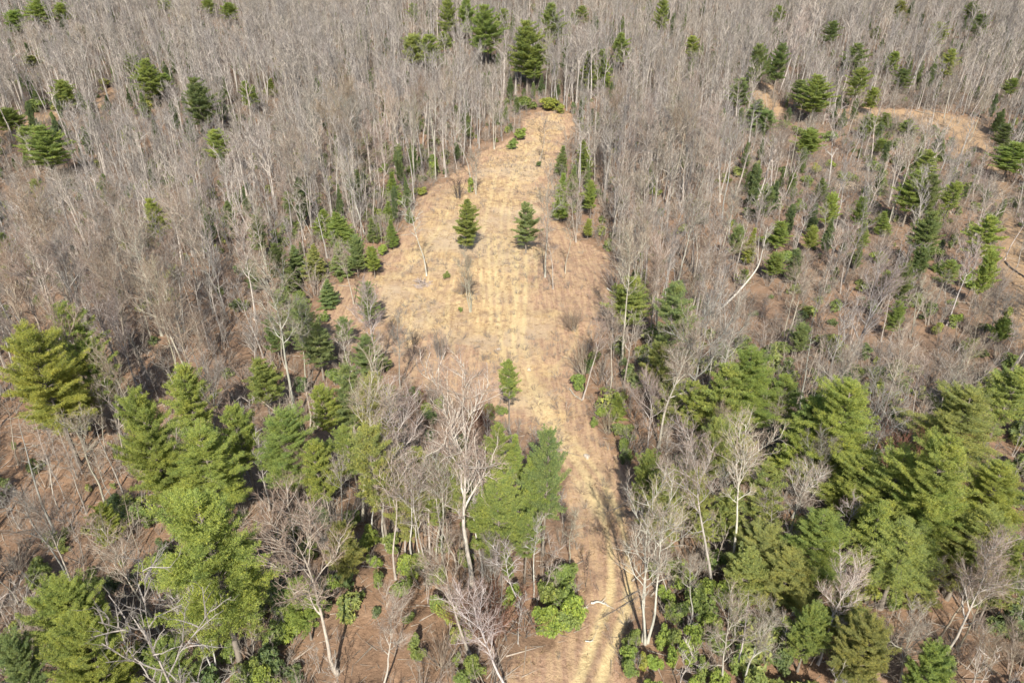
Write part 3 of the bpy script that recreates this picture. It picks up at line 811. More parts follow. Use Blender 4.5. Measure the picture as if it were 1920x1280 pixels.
# top x, top y, crown bottom y, crown width, kind, colour
EVERGREENS = [
 (45,612,790,125,'T0',G_YEL),(118,572,690,80,'P0',G_GRN),(165,636,755,75,'P1',G_GRN),(112,715,800,110,'T1',G_MID),
 (340,687,805,80,'P2',G_MID),(260,735,925,105,'P1',G_MID),(365,812,960,135,'P0',G_MID),(358,945,1185,195,'P2',G_MID),
 (485,675,755,62,'P2',G_GRN),(525,770,905,112,'P2',G_GRN),(602,722,805,60,'P1',G_MID),(650,688,800,75,'P2',G_BLU),(692,715,815,92,'R1',G_OLV),
 (783,842,925,62,'T0',G_YEL),(700,800,950,95,'P1',G_OLV),(934,798,880,52,'P0',G_GRN),(968,815,900,42,'Y1',G_GRN),(1025,806,970,74,'P0',G_BLU),
 (935,875,1040,92,'P2',G_GRN),(985,962,1045,54,'P1',G_GRN),(118,1105,1220,140,'R0',G_MID),(155,1180,1330,150,'R0',G_MID),(192,952,1012,60,'R0',G_YEL),
 (295,1215,1320,95,'R0',G_GRN),(12,1205,1300,80,'R1',G_BLU),(108,1250,1340,60,'S0',G_YEL),(955,678,748,40,'T0',G_GRN),
 (1415,655,800,104,'P2',G_GRN),(1372,690,810,90,'P0',G_MID),(1315,722,805,62,'P1',G_MID),(1480,712,800,72,'P1',G_GRN),(1597,722,890,132,'P2',G_MID),
 (1540,757,850,95,'P1',G_GRN),(1822,735,865,135,'P0',G_OLV),(1907,698,790,95,'P1',G_OLV),(1690,850,990,115,'P0',G_MID),(1792,828,1000,130,'P1',G_MID),
 (1620,865,975,110,'P0',G_MID),(1752,900,1035,120,'P2',G_MID),(1885,875,1005,115,'P0',G_YEL),(1552,962,1075,115,'P2',G_GRN),(1319,962,1012,40,'T1',G_OLV),
 (1435,1000,1080,110,'R1',G_OLV),(1487,1045,1125,120,'R0',G_OLV),(1705,1000,1095,135,'P1',G_OLV),(1910,1015,1130,70,'P0',G_GRN),(1400,1040,1110,90,'R1',G_OLV),
 (1240,648,725,60,'R1',G_OLV),(1262,715,790,60,'R1',G_OLV),(1185,522,610,76,'P2',G_GRN),(1272,533,645,76,'P0',G_BLU),(1640,1180,1290,110,'R1',G_OLV),(1760,1215,1300,90,'R0',G_GRN),
 (1250,890,1010,90,'R1',G_OLV),(1215,860,960,70,'R1',G_GRN),(1350,800,900,80,'R1',G_OLV),(1400,830,900,70,'R1',G_OLV),(1300,890,990,85,'R1',G_OLV),
 (760,900,1010,70,'R1',G_OLV),(815,880,980,70,'R1',G_GRN),(640,985,1070,70,'R1',G_OLV),(560,1090,1170,70,'R1',G_GRN),(1820,1000,1090,110,'R1',G_OLV),(1740,1080,1130,70,'R1',G_OLV),
 (862,850,960,70,'P1',G_OLV),(905,930,1030,62,'P0',G_GRN),(1000,860,990,60,'P2',G_GRN),(745,850,950,66,'P2',G_OLV),(655,800,890,70,'P1',G_GRN),(590,830,930,70,'P0',G_MID),(440,760,870,72,'P1',G_MID),(300,850,960,80,'P0',G_MID),
 (1450,880,980,80,'P1',G_OLV),(1370,930,1010,70,'R1',G_OLV),(1500,820,900,70,'P0',G_MID),(1660,950,1060,90,'P0',G_MID),(1850,960,1070,110,'P1',G_OLV),(1600,1120,1200,80,'R1',G_OLV),(1530,1150,1230,80,'R1',G_GRN),
 # clearing and its rim
 (870,371,460,44,'Z0',G_GRN),(987,382,458,50,'Z1',G_BLU),(611,525,573,39,'Y2',G_BLU),(689,535,600,47,'R0',G_BLU),(765,389,416,18,'Y0',G_BLU),
 (632,398,462,62,'Y2',G_GRN),(600,393,440,48,'Y0',G_GRN),(695,410,452,27,'Y1',G_BLU),(735,323,380,30,'Y1',G_GRN),(726,378,414,26,'Y1',G_GRN),(733,412,462,26,'Y1',G_GRN),
 (585,458,522,46,'Y2',G_OLV),(550,462,520,45,'Y2',G_BLU),(515,458,522,42,'P2',G_DRK),(541,500,548,36,'Y2',G_DRK),(632,458,516,42,'Y2',G_BLU),(663,448,505,40,'R0',G_BLU),(697,465,506,30,'R1',G_MID),
 (690,635,702,62,'R0',G_BLU),(590,608,685,60,'P2',G_BLU),(565,575,650,62,'R1',G_BLU),(525,545,610,50,'R1',G_BLU),(640,600,640,40,'R1',G_BLU),(510,600,660,50,'R1',G_BLU),
 (1055,274,325,22,'Y1',G_BLU),(1096,265,332,42,'Y0',G_GRN),(1055,326,408,33,'Y1',G_GRN),(1076,318,352,24,'Y1',G_GRN),(1110,343,392,28,'R1',G_MID),(1103,413,442,20,'R0',G_MID),(1160,735,785,34,'Y2',G_GRN),
 # far side
 (990,42,182,60,'P2',G_GRN),(1036,8,78,38,'P0',G_GRN),(1103,98,168,32,'Y1',G_GRN),(1133,94,166,30,'Y1',G_GRN),(1167,63,118,30,'P0',G_GRN),(1245,0,58,26,'P1',G_GRN),(1301,68,108,26,'P1',G_MID),(1090,12,45,25,'P0',G_GRN),
 (1426,84,156,34,'P1',G_DRK),(1390,148,202,38,'P2',G_BLU),(1421,188,242,52,'Y2',G_BLU),(1385,428,478,36,'R1',G_BLU),(1415,428,492,24,'Y1',G_MID),(1398,508,532,26,'R0',G_GRN),(1440,210,245,36,'R0',G_BLU),
 (910,12,112,52,'P2',G_GRN),(876,0,64,34,'P0',G_GRN),(836,0,62,30,'P1',G_GRN),(772,70,122,46,'R1',G_OLV),(802,66,122,38,'P1',G_GRN),(832,60,95,26,'P0',G_GRN),(775,9,36,22,'R0',G_GRN),(942,18,60,30,'P1',G_GRN),(1000,100,150,34,'P1',G_GRN),
 (66,0,48,42,'P2',G_GRN),(112,9,42,34,'R1',G_GRN),(20,24,62,38,'R1',G_GRN),(118,155,202,42,'R1',G_GRN),(245,103,148,30,'P1',G_DRK),(270,113,182,42,'P2',G_GRN),(302,138,168,28,'P1',G_GRN),(364,148,238,48,'P2',G_DRK),(400,243,300,42,'P1',G_GRN),
 (460,153,198,27,'P0',G_GRN),(506,148,180,22,'Y1',G_GRN),(76,238,312,62,'P2',G_GRN),(42,238,292,42,'P1',G_GRN),(56,106,126,30,'R1',G_OLV),(10,208,244,52,'R1',G_GRN),(430,8,38,32,'R1',G_GRN),(390,0,28,26,'R1',G_GRN),(308,0,20,26,'P1',G_GRN),
 (281,374,446,43,'P2',G_YEL),(62,340,372,26,'R1',G_GRN),(0,440,472,30,'R1',G_GRN),(480,410,470,40,'R1',G_BLU),
 # right woods
 (1545,334,376,30,'Y2',G_DRK),(1562,368,420,36,'R1',G_MID),(1466,418,462,40,'R1',G_GRN),(1525,428,466,30,'R1',G_MID),(1722,322,398,52,'P2',G_GRN),(1752,328,400,42,'P0',G_DRK),(1792,343,396,40,'P1',G_GRN),(1620,373,422,30,'R1',G_GRN),
 (1625,418,462,32,'Y1',G_GRN),(1660,398,438,30,'Y1',G_GRN),(1750,398,482,52,'P2',G_DRK),(1860,408,482,58,'P0',G_MID),(1782,488,532,42,'T0',G_GRN),(1665,512,548,32,'R1',G_GRN),(1456,478,516,40,'R1',G_GRN),(1862,478,552,42,'R1',G_MID),
 (1700,498,565,40,'R1',G_DRK),(1735,470,520,40,'R1',G_DRK),(1505,612,660,42,'R1',G_BLU),(1440,350,400,36,'P1',G_DRK),(1885,600,640,36,'R1',G_GRN),(1690,570,620,36,'R1',G_GRN),
 (1536,143,212,52,'P2',G_GRN),(1466,83,152,32,'P0',G_DRK),(1610,83,134,36,'P0',G_DRK),(1612,128,182,36,'P1',G_GRN),(1645,50,75,16,'P0',G_DRK),(1767,43,84,32,'P1',G_GRN),(1826,4,38,26,'P0',G_DRK),(1846,28,68,32,'P1',G_DRK),(1690,4,28,24,'R1',G_OLV),
 (1681,98,134,24,'P1',G_GRN),(1786,93,142,26,'P0',G_MID),(1900,148,178,26,'P1',G_GRN),(1642,168,204,28,'R1',G_MID),(1463,14,44,28,'R1',G_GRN),(1746,284,334,44,'P1',G_GRN),(1906,268,322,54,'P2',G_GRN),(1892,234,275,30,'P1',G_DRK),(1500,150,190,30,'P1',G_DRK),
 (1652,262,286,26,'R0',G_GRN),(1630,218,254,32,'R0',G_GRN),(1706,228,252,30,'R0',G_GRN),(1660,214,238,26,'R0',G_GRN),(1522,248,290,46,'R1',G_GRN),(1700,130,165,30,'P1',G_DRK),(1560,40,80,28,'P1',G_DRK),
]
L_BRT, L_MID, L_DRK, L_YEL = (.185, .235, .048), (.15, .19, .052), (.092, .125, .046), (.235, .245, .055)
# centre x, top y, bottom y, width, kind, colour
SHRUBS = [
 (1035,1140,1195,62,'S1',L_BRT),(1062,1080,1135,56,'S0',L_MID),(1078,1110,1170,50,'S3',L_BRT),(1050,1052,1095,50,'S1',L_MID),(1012,1140,1185,46,'S2',L_BRT),(1068,1140,1185,46,'S0',L_MID),(1030,1090,1140,50,'S3',L_MID),(1070,1050,1090,40,'S0',L_MID),
 (1190,1162,1215,36,'S1',L_MID),(1247,1168,1215,38,'S0',L_BRT),(1209,1214,1252,26,'S2',L_YEL),(1233,1215,1258,34,'S0',L_BRT),(1182,1212,1240,34,'S3',L_BRT),(1183,1238,1270,34,'S1',L_MID),(1227,1258,1310,40,'S0',L_BRT),
 (1272,1035,1085,48,'S0',L_BRT),(1284,1065,1108,46,'S3',L_BRT),(1305,1095,1145,52,'S1',L_MID),(1282,1130,1165,44,'S2',L_MID),(1330,1120,1165,44,'S0',L_MID),(1306,1165,1210,38,'S3',L_BRT),(1325,1160,1205,36,'S0',L_BRT),(1305,1218,1250,28,'S2',L_BRT),(1365,1092,1140,44,'S1',L_BRT),(1385,1105,1150,44,'S0',L_MID),(1345,1030,1075,42,'S3',L_MID),(1300,1270,1300,30,'S2',L_BRT),(1350,1180,1225,44,'S3',L_MID),
 (687,990,1028,46,'S0',L_BRT),(762,1042,1082,46,'S1',L_BRT),(752,1078,1118,44,'S0',L_MID),(785,1035,1070,36,'S3',L_MID),(706,1070,1104,28,'S2',L_MID),(816,1060,1096,36,'S0',L_MID),(640,1060,1096,42,'S1',L_DRK),(612,1080,1118,44,'S3',L_BRT),(650,1065,1098,36,'S2',L_DRK),
 (674,1098,1124,14,'S2',L_MID),(766,1146,1166,26,'S0',L_MID),(822,1110,1150,42,'S1',L_MID),(842,1130,1172,52,'S3',L_YEL),(862,1165,1200,46,'S0',L_YEL),(776,1176,1222,30,'S2',L_MID),(784,1205,1240,30,'S0',L_MID),(857,1205,1245,20,'S2',L_BRT),(887,1230,1272,44,'S1',L_MID),(868,1255,1290,34,'S3',L_MID),
 (525,1105,1150,52,'S3',L_MID),(535,1150,1195,52,'S1',L_BRT),(505,1170,1215,50,'S0',L_MID),(495,1215,1265,56,'S3',L_DRK),(490,1250,1300,50,'S1',L_BRT),(560,1130,1165,40,'S2',L_DRK),(450,1230,1290,56,'S0',L_MID),(520,1080,1115,40,'S1',L_DRK),(380,1250,1300,56,'S3',L_DRK),(420,1200,1240,40,'S1',L_MID),
 (1132,760,782,28,'S0',L_BRT),(1148,752,776,24,'S2',L_BRT),(1114,782,800,20,'S0',L_MID),(1173,815,855,26,'S1',L_MID),(1085,700,732,30,'S3',L_MID),(1108,672,700,24,'S2',L_DRK),(1180,848,872,18,'S2',L_MID),
 (826,742,765,24,'S2',L_MID),(914,756,785,30,'S3',L_OLV if 'L_OLV' in globals() else L_MID),(941,755,780,24,'S0',L_MID),(800,755,785,30,'S1',L_MID),(884,768,788,20,'S2',L_MID),(784,732,760,26,'S1',L_MID),(805,735,800,26,'S3',L_DRK),
 (690,478,505,20,'S2',L_YEL),(705,485,506,24,'S0',L_BRT),(716,455,480,20,'S1',L_BRT),(735,435,460,22,'S0',L_MID),(660,478,500,24,'S3',L_MID),(786,348,366,26,'S0',L_YEL),(810,288,320,22,'S1',L_MID),(815,300,330,20,'S2',L_BRT),(882,332,362,18,'S2',L_BRT),(862,575,585,10,'S2',L_MID),(836,508,522,16,'S0',L_OLV if 'L_OLV' in globals() else L_MID),
 (602,582,605,24,'S0',L_MID),(1030,182,206,40,'S3',L_YEL),(985,180,206,40,'S1',L_MID),(975,235,262,26,'S0',L_BRT),(1052,195,212,24,'S2',L_YEL),(1075,188,215,14,'S2',L_DRK),(960,258,280,24,'S1',L_MID),(1010,300,312,14,'S0',L_DRK),
 (1765,598,628,26,'S0',L_YEL),(1800,588,615,26,'S2',L_BRT),(1831,630,648,16,'S0',L_YEL),(1852,605,625,24,'S3',L_MID),(1850,652,672,20,'S1',L_MID),(1642,560,592,32,'S1',L_DRK),(1690,585,605,20,'S0',L_MID),(1605,470,500,24,'S2',L_MID),
 (1532,305,325,26,'S0',L_YEL),(1562,298,318,26,'S1',L_BRT),(1518,330,352,18,'S2',L_MID),(1175,830,870,20,'S3',L_DRK),(1235,1045,1085,30,'S2',L_MID),(105,182,208,30,'S0',L_YEL),(195,145,165,26,'S1',L_YEL),(60,185,210,36,'S3',L_MID),(275,185,205,24,'S2',L_YEL),(1450,120,150,26,'S1',L_YEL),
 (205,930,965,46,'S1',L_DRK),(245,945,985,46,'S3',L_MID),(275,955,985,36,'S0',L_MID),(170,1085,1120,46,'S3',L_MID),(200,1070,1110,40,'S1',L_DRK),(430,1130,1175,40,'S0',L_MID),(600,950,985,34,'S1',L_DRK),(655,950,985,34,'S0',L_MID),(610,905,950,34,'S3',L_DRK),
 (1255,1095,1135,36,'S0',L_BRT),(1262,1130,1165,34,'S1',L_MID),(1330,1085,1125,40,'S3',L_BRT),(1342,1145,1185,40,'S0',L_BRT),(1268,1178,1212,34,'S3',L_MID),(1290,1200,1238,34,'S1',L_BRT),(1322,1235,1275,38,'S0',L_MID),(1352,1250,1295,40,'S3',L_BRT),(1262,1212,1245,30,'S2',L_BRT),
 (1480,470,495,34,'S1',L_MID),(1600,430,452,30,'S0',L_MID),(1652,470,495,34,'S3',L_BRT),(1720,548,575,34,'S1',L_MID),(1602,322,342,28,'S0',L_BRT),(1640,300,322,32,'S3',L_MID),(1472,225,242,28,'S1',L_MID),(1502,235,255,32,'S0',L_MID),(1560,245,265,30,'S3',L_MID),(1682,255,272,26,'S0',L_MID),(1762,462,488,34,'S3',L_MID),(1822,512,540,32,'S1',L_BRT),
 (1502,372,398,32,'S0',L_MID),(1440,440,465,32,'S3',L_BRT),(1570,560,585,26,'S1',L_MID),(1900,655,690,36,'S0',L_MID),(1470,640,668,30,'S3',L_MID),(720,300,325,26,'S0',L_MID),(700,420,445,24,'S1',L_BRT),(755,370,392,22,'S3',L_MID),(560,545,572,34,'S1',L_MID),(625,690,722,36,'S3',L_MID),(560,700,735,34,'S0',L_DRK),(500,690,722,34,'S1',L_MID),
 (730,1000,1035,36,'S3',L_MID),(700,1035,1065,30,'S0',L_BRT),(830,1000,1035,34,'S1',L_MID),(870,1030,1065,34,'S3',L_MID),(950,1040,1080,40,'S0',L_MID),(960,1095,1135,40,'S1',L_BRT),(575,1010,1045,36,'S3',L_MID),(470,1000,1040,40,'S1',L_MID),(300,1010,1050,40,'S0',L_DRK),(60,1060,1100,44,'S3',L_MID),
 (1420,1090,1130,44,'S1',L_YEL),(1455,1120,1160,44,'S0',L_YEL),(1530,1080,1115,40,'S3',L_MID),(1640,1085,1130,44,'S1',L_YEL),(1680,1105,1140,36,'S0',L_MID),(1575,1040,1080,40,'S3',L_DRK),(1645,1160,1195,24,'S2',L_BRT),(1640,1150,1180,34,'S1',L_DRK),(1390,1215,1260,44,'S0',L_MID),(1420,1255,1300,46,'S3',L_MID),(1475,1215,1260,40,'S1',L_DRK),
]
T_PALE, T_GREY, T_TAN, T_DARK, T_RED, T_WHT = (.30, .272, .222), (.225, .215, .19), (.25, .212, .162), (.065, .056, .05), (.165, .088, .062), (.36, .335, .29)
# base x, base y, top x, top y, kind, colour
TREES = [
 (137,1105,72,955,'a2',T_PALE),(37,1135,-10,1010,'c0',T_PALE),(93,1113,38,1040,'c1',T_GREY),(213,1092,176,1005,'e1',T_PALE),(327,1232,228,1032,'a1',T_PALE),(408,1285,340,1118,'d0',T_WHT),(425,1238,392,1120,'e0',T_TAN),(470,1262,440,1150,'c1',T_PALE),
 (65,1243,36,1185,'c0',T_PALE),(80,1232,44,1155,'a4',T_TAN),(205,1300,182,1205,'b2',T_TAN),(262,1036,222,930,'e1',T_TAN),(632,1262,522,1000,'b1',T_PALE),(657,1082,618,962,'a0',T_GREY),(742,1085,698,895,'c0',T_PALE),(795,1073,765,905,'d0',T_PALE),
 (818,1050,805,880,'c0',T_PALE),(842,1035,828,880,'e1',T_PALE),(886,1098,850,765,'b0',T_WHT),(883,1228,826,1028,'a2',T_PALE),(955,1302,893,1120,'a4',T_WHT),(718,1292,720,1150,'b1',T_PALE),(930,1128,928,1022,'d1',T_GREY),(922,1190,914,1105,'f2',T_RED),(828,1252,828,1195,'f1',T_TAN),
 (978,1160,974,1020,'c0',T_WHT),(1007,1135,1014,1015,'c1',T_PALE),(1068,1053,1086,945,'c2',T_PALE),(1210,1203,1242,955,'d1',T_WHT),(1337,1108,1335,870,'a0',T_PALE),(1373,1083,1407,855,'a1',T_WHT),(1355,1292,1363,1130,'a4',T_PALE),(1390,1292,1432,1160,'b0',T_PALE),(1377,1262,1420,1112,'e1',T_WHT),
 (1470,1040,1507,885,'d0',T_WHT),(1533,1245,1612,1095,'b1',T_WHT),(1688,1278,1706,1160,'b2',T_PALE),(1755,1202,1838,1062,'b0',T_TAN),(1795,1217,1855,1085,'a2',T_TAN),(1730,1152,1762,1065,'a4',T_PALE),(1818,1290,1848,1205,'b2',T_TAN),(1890,1295,1918,1195,'a4',T_TAN),(1612,1090,1668,955,'e0',T_DARK),
 (145,895,98,778,'e1',T_PALE),(154,888,118,780,'e0',T_PALE),(97,885,56,775,'e1',T_PALE),(162,962,113,855,'a1',T_PALE),(200,950,148,785,'a3',T_PALE),(235,938,188,780,'e0',T_PALE),(222,955,203,845,'c1',T_PALE),(35,870,-4,755,'e0',T_TAN),(110,955,53,838,'c0',T_PALE),
 (405,835,384,702,'b2',T_GREY),(463,885,428,775,'a2',T_TAN),(313,965,272,885,'e1',T_PALE),(707,720,692,560,'a4',T_WHT),(750,728,733,615,'a0',T_GREY),(757,712,772,640,'b2',T_DARK),(653,713,628,615,'c1',T_PALE),(671,730,653,635,'c0',T_WHT),(573,715,553,595,'a0',T_PALE),(535,690,513,595,'a3',T_PALE),
 (562,955,538,845,'b0',T_PALE),(580,955,562,850,'b2',T_TAN),(597,960,582,860,'b1',T_TAN),(648,912,618,840,'c0',T_PALE),(745,1000,718,785,'b1',T_WHT),(542,770,528,715,'a4',T_GREY),(768,845,758,770,'f0',T_GREY),
 (1093,748,1122,612,'a1',T_PALE),(1139,750,1162,605,'a3',T_PALE),(1213,862,1214,735,'b2',T_PALE),(1235,838,1292,640,'b0',T_PALE),(1196,935,1238,815,'c1',T_PALE),(1220,910,1242,815,'c0',T_PALE),(1252,885,1263,825,'c0',T_PALE),(1282,908,1302,820,'c1',T_PALE),(1304,935,1308,825,'c0',T_PALE),
 (1333,910,1357,785,'a4',T_TAN),(1432,855,1447,755,'a0',T_PALE),(1410,960,1422,862,'a1',T_PALE),(1645,815,1702,652,'a1',T_PALE),(1660,800,1670,695,'c0',T_PALE),(1712,795,1727,685,'a2',T_PALE),(1765,750,1833,655,'a2',T_PALE),(1712,908,1716,792,'f2',T_RED),(1485,970,1532,845,'b2',T_GREY),(1455,960,1468,895,'c1',T_PALE),
 (1081,455,1082,342,'d0',T_PALE),(1022,520,1011,355,'a0',T_PALE),(1037,542,1038,428,'c2',T_PALE),(1060,512,1058,415,'c0',T_PALE),(1155,445,1172,325,'d1',T_PALE),(1148,455,1153,300,'c0',T_PALE),(1187,470,1196,365,'c0',T_PALE),(1195,465,1207,345,'a1',T_PALE),(1272,525,1292,375,'a0',T_PALE),(1302,520,1322,375,'a3',T_PALE),
 (1345,515,1372,375,'a1',T_PALE),(1172,535,1179,480,'c1',T_PALE),(1340,620,1346,535,'c0',T_PALE),(1362,625,1371,518,'c1',T_WHT),(1230,602,1232,550,'a4',T_GREY),(1150,642,1149,565,'a2',T_WHT),(1155,545,1151,493,'f0',T_GREY),(1472,645,1502,498,'d1',T_PALE),(1518,628,1532,525,'a0',T_PALE),(1576,550,1592,445,'a2',T_PALE),
 (1625,578,1657,465,'a2',T_PALE),(1652,640,1677,535,'a1',T_PALE),(1705,632,1727,525,'d0',T_PALE),(1775,610,1822,475,'a1',T_WHT),(1772,595,1792,515,'c0',T_PALE),(1853,635,1866,545,'a4',T_GREY),(1739,420,1751,345,'a4',T_PALE),(1540,462,1549,382,'c0',T_PALE),(1565,470,1583,388,'c1',T_PALE),(1884,487,1919,383,'c0',T_WHT),(1907,500,1936,428,'c2',T_WHT),(1845,395,1846,332,'a2',T_WHT),
 (1460,175,1502,38,'a2',T_WHT),(1702,175,1757,42,'a2',T_WHT),(1770,222,1792,128,'a2',T_PALE),(1590,255,1604,178,'c0',T_PALE),(1630,312,1663,185,'c0',T_PALE),(1680,250,1691,168,'c0',T_PALE),(1492,300,1511,218,'c0',T_PALE),(1818,265,1852,178,'a1',T_PALE),(1455,176,1446,130,'b2',T_DARK),
 (1022,185,1025,92,'a1',T_WHT),(1077,165,1080,58,'a0',T_PALE),(1157,275,1162,178,'a2',T_PALE),(1095,245,1088,168,'a4',T_GREY),(1012,311,1008,222,'c1',T_PALE),(1020,300,1022,240,'c1',T_DARK),(927,280,925,188,'d0',T_WHT),(816,287,809,178,'a3',T_WHT),(838,262,831,158,'a0',T_PALE),(672,312,658,188,'a2',T_PALE),(882,335,869,218,'c0',T_PALE),(893,365,886,285,'d1',T_PALE),(860,372,857,323,'f1',T_DARK),
 (105,165,60,68,'a1',T_PALE),(152,145,134,72,'a0',T_PALE),(165,148,149,58,'a3',T_PALE),(185,148,165,78,'a1',T_PALE),(228,140,209,58,'a2',T_PALE),(42,215,10,108,'a0',T_PALE),(290,140,274,88,'a4',T_GREY),(370,120,354,28,'a0',T_PALE),(318,312,300,248,'a4',T_PALE),
 (93,510,60,405,'a3',T_PALE),(55,418,25,328,'a0',T_PALE),(330,470,307,388,'c0',T_PALE),(385,430,349,298,'a3',T_PALE),(478,600,449,435,'a2',T_WHT),(283,632,261,535,'a1',T_PALE),(222,640,188,535,'a0',T_PALE),(45,560,24,478,'a4',T_GREY),(683,440,654,318,'a1',T_WHT),(573,450,544,338,'a0',T_PALE),(588,455,566,365,'c0',T_PALE),(500,500,481,388,'a4',T_PALE),
 (800,517,789,378,'c0',T_WHT),(882,585,877,483,'d1',T_PALE),(663,570,638,472,'a2',T_PALE),(828,672,825,618,'f0',T_GREY),(866,552,865,530,'f2',T_TAN),(875,545,872,510,'f1',T_TAN),(1420,500,1432,400,'a0',T_PALE),
 (700,1010,668,850,'c0',T_WHT),(726,1032,700,860,'a3',T_PALE),(760,1042,742,880,'c0',T_PALE),(776,1062,752,900,'a3',T_WHT),(806,1037,792,870,'c0',T_WHT),(830,1062,818,890,'a3',T_PALE),(856,1066,845,900,'c1',T_PALE),(905,1082,898,920,'c0',T_WHT),(921,1062,915,930,'c0',T_PALE),
 (1001,1122,1004,1000,'c0',T_WHT),(650,1002,622,880,'a3',T_PALE),(1260,1012,1276,880,'c0',T_PALE),(1290,1002,1306,870,'a3',T_PALE),(1320,1022,1336,890,'c0',T_WHT),
 (1420,1022,1441,900,'a3',T_WHT),(1450,1052,1476,930,'c0',T_PALE),(1500,1062,1526,950,'a3',T_PALE),(1560,1082,1591,960,'c1',T_WHT),(1250,1130,1262,1010,'c0',T_PALE),(1295,1180,1308,1050,'a3',T_PALE),
 (860,790,856,752,'f0',T_TAN),(895,800,892,765,'f2',T_RED),(840,780,838,730,'f1',T_GREY),(905,795,903,762,'f2',T_RED),(780,765,778,728,'f2',T_RED),(810,760,812,715,'f0',T_GREY),(1095,700,1092,640,'f0',T_TAN),(1140,810,1138,765,'f1',T_TAN),(1098,1100,1096,1050,'c2',T_DARK),(1075,620,1072,580,'f2',T_TAN),
]

things = []     # (root object, kind word, words, crown pixel) for the labels
def px_of(g, h):
    x, y, dep = proj(np.asarray(g, float) + np.array([0, 0, h]))
    return float(x), float(y)

def place_bare(g, h, lean, rz, key, color, name='bare_tree', sxy=None):
    trunks, crown, words, stems = BARE[key]
    nom = 4.0 if key[0] == 'f' else BARE_H
    r = bpy.data.objects.new(name, None); r.empty_display_size = .3
    r.location = (g[0], g[1], g[2] - .08)
    r.rotation_mode = 'ZYX'
    r.rotation_euler = (lean[0], lean[1], rz)
    s = h / nom; q = s if sxy is None else sxy
    r.scale = (q, q, s)
    link(r)
    for m in trunks:
        mesh_obj('trunk' if stems == 1 and key[0] != 'f' else 'stem', m, r, color)
    cc = tuple(np.array(color) * np.array((.68, .58, .54)) if color not in (T_DARK, T_RED) else color)
    mesh_obj('crown', crown, r, cc)
    return r

def jit(c, k=.10):
    return tuple(float(v) for v in np.array(c) * (1 + RNG.uniform(-k, k)) * (1 + RNG.uniform(-.04, .04, 3)))

hero_xy = []
for bx, by, tx, ty, key, color in TREES:
    g = at(bx, by)
    lo, hi = .8, 27.0
    for _ in range(22):
        h = (lo + hi) / 2
        x, y = px_of(g, h)
        if y > ty: lo = h
        else: hi = h
    _, _, dep = proj(g + np.array([0, 0, h]))
    dx = (tx - x) * float(dep) / FPX
    lean = max(-.45, min(.45, math.atan2(dx, h)))
    kk = key[0] == 'f'
    r = place_bare(g, h, (0, lean), RNG.uniform(0, 6.28), key, jit(color, .06), 'leafless_bush' if kk else 'bare_tree', h / BARE_H * 1.35 if key[0] == 'c' else None)
    if key == 'f2' and color == T_RED: r.scale = (r.scale[0] * 1.15, r.scale[1] * 1.15, r.scale[2])
    things.append([r, 'bush' if kk else 'bare', key, color, px_of(g, h * .7), h, g])
    hero_xy.append((g[0], g[1], 1.6))

for tx, ty, by, w, key, color in EVERGREENS:
    if key[0] == 'S':
        SHRUBS.append((tx, ty, by, w, key, color)); continue
    if w >= 100 and key[0] in 'PRT': key = {'T0': 'L1', 'T1': 'L1', 'P0': 'L0', 'P1': 'L1', 'P2': 'L0', 'R0': 'M0', 'R1': 'M0'}[key]
    tr, cr, words, frac, R = PINE[key]
    g, h = solve(tx, ty, by, frac * .9)
    _, _, dep = proj(g + np.array([0, 0, h * .7]))
    s = w * float(dep) / FPX / (2 * R) * (1.2 if key[0] in 'PTL' else 1.12) * (1.2 if by < 330 else 1.0)
    r = bpy.data.objects.new('pine_tree' if key[0] in 'PTYZL' else 'evergreen_tree', None)
    r.location = (g[0], g[1], g[2] - .1); r.rotation_euler = (0, 0, RNG.uniform(0, 6.28))
    r.scale = (s, s, h / PINE_H)
    link(r)
    mesh_obj('trunk', tr, r); mesh_obj('crown', cr, r, jit(color, .08))
    things.append([r, 'pine' if key[0] in 'PTYZL' else 'evergreen', key, color, px_of(g, h * .75), h, g])
    hero_xy.append((g[0], g[1], 1.6 + .35 * s * R))

for tx, ty, by, w, key, color in SHRUBS:
    st, cr = SHRUB[key]
    g, h = solve(tx, ty, by, 0.0, 9.0)
    _, _, dep = proj(g + np.array([0, 0, h * .5]))
    s = w * float(dep) / FPX / 2 * 1.05
    r = bpy.data.objects.new('evergreen_shrub', None)
    r.location = (g[0], g[1], g[2] - .05); r.rotation_euler = (0, 0, RNG.uniform(0, 6.28))
    r.scale = (s, s, min(h, 3.2 * s) / 1.8)
    link(r)
    mesh_obj('stem', st, r); mesh_obj('crown', cr, r, jit(color, .1))
    things.append([r, 'shrub', key, color, px_of(g, h * .5), h, g])
    hero_xy.append((g[0], g[1], .8 * s))
hero_xy = np.array(hero_xy)

# ------------------------------------------------------------------ the rest of the woods
def jitter_grid(x0, x1, y0, y1, d):
    gx, gy = np.meshgrid(np.arange(x0, x1, d), np.arange(y0, y1, d))
    p = np.stack([gx.ravel(), gy.ravel()], 1)
    return p + RNG.uniform(-.48, .48, p.shape) * d

def in_view(P, margin=1.15):
    return (np.abs(P[:, 0]) < (P[:, 1] + 28) * .74 * margin + 6)

def not_open(P, keep_open=.12, clear_pad=1.0):
    ok = sd_poly(P, CLEAR) > clear_pad
    for D in DIRT: ok &= sd_poly(P, D) > .5
    for O in OPEN:
        ok &= (sd_poly(P, O) > 0) | (RNG.random(len(P)) < keep_open)
    return ok

def away(P, r=1.0):
    d = np.hypot(P[:, None, 0] - hero_xy[None, :, 0], P[:, None, 1] - hero_xy[None, :, 1])
    return (d > hero_xy[None, :, 2] * r).all(1)

def patch(P, s, ph):
    return vnoise(P[:, 0], P[:, 1], 2.4 * s, ph)

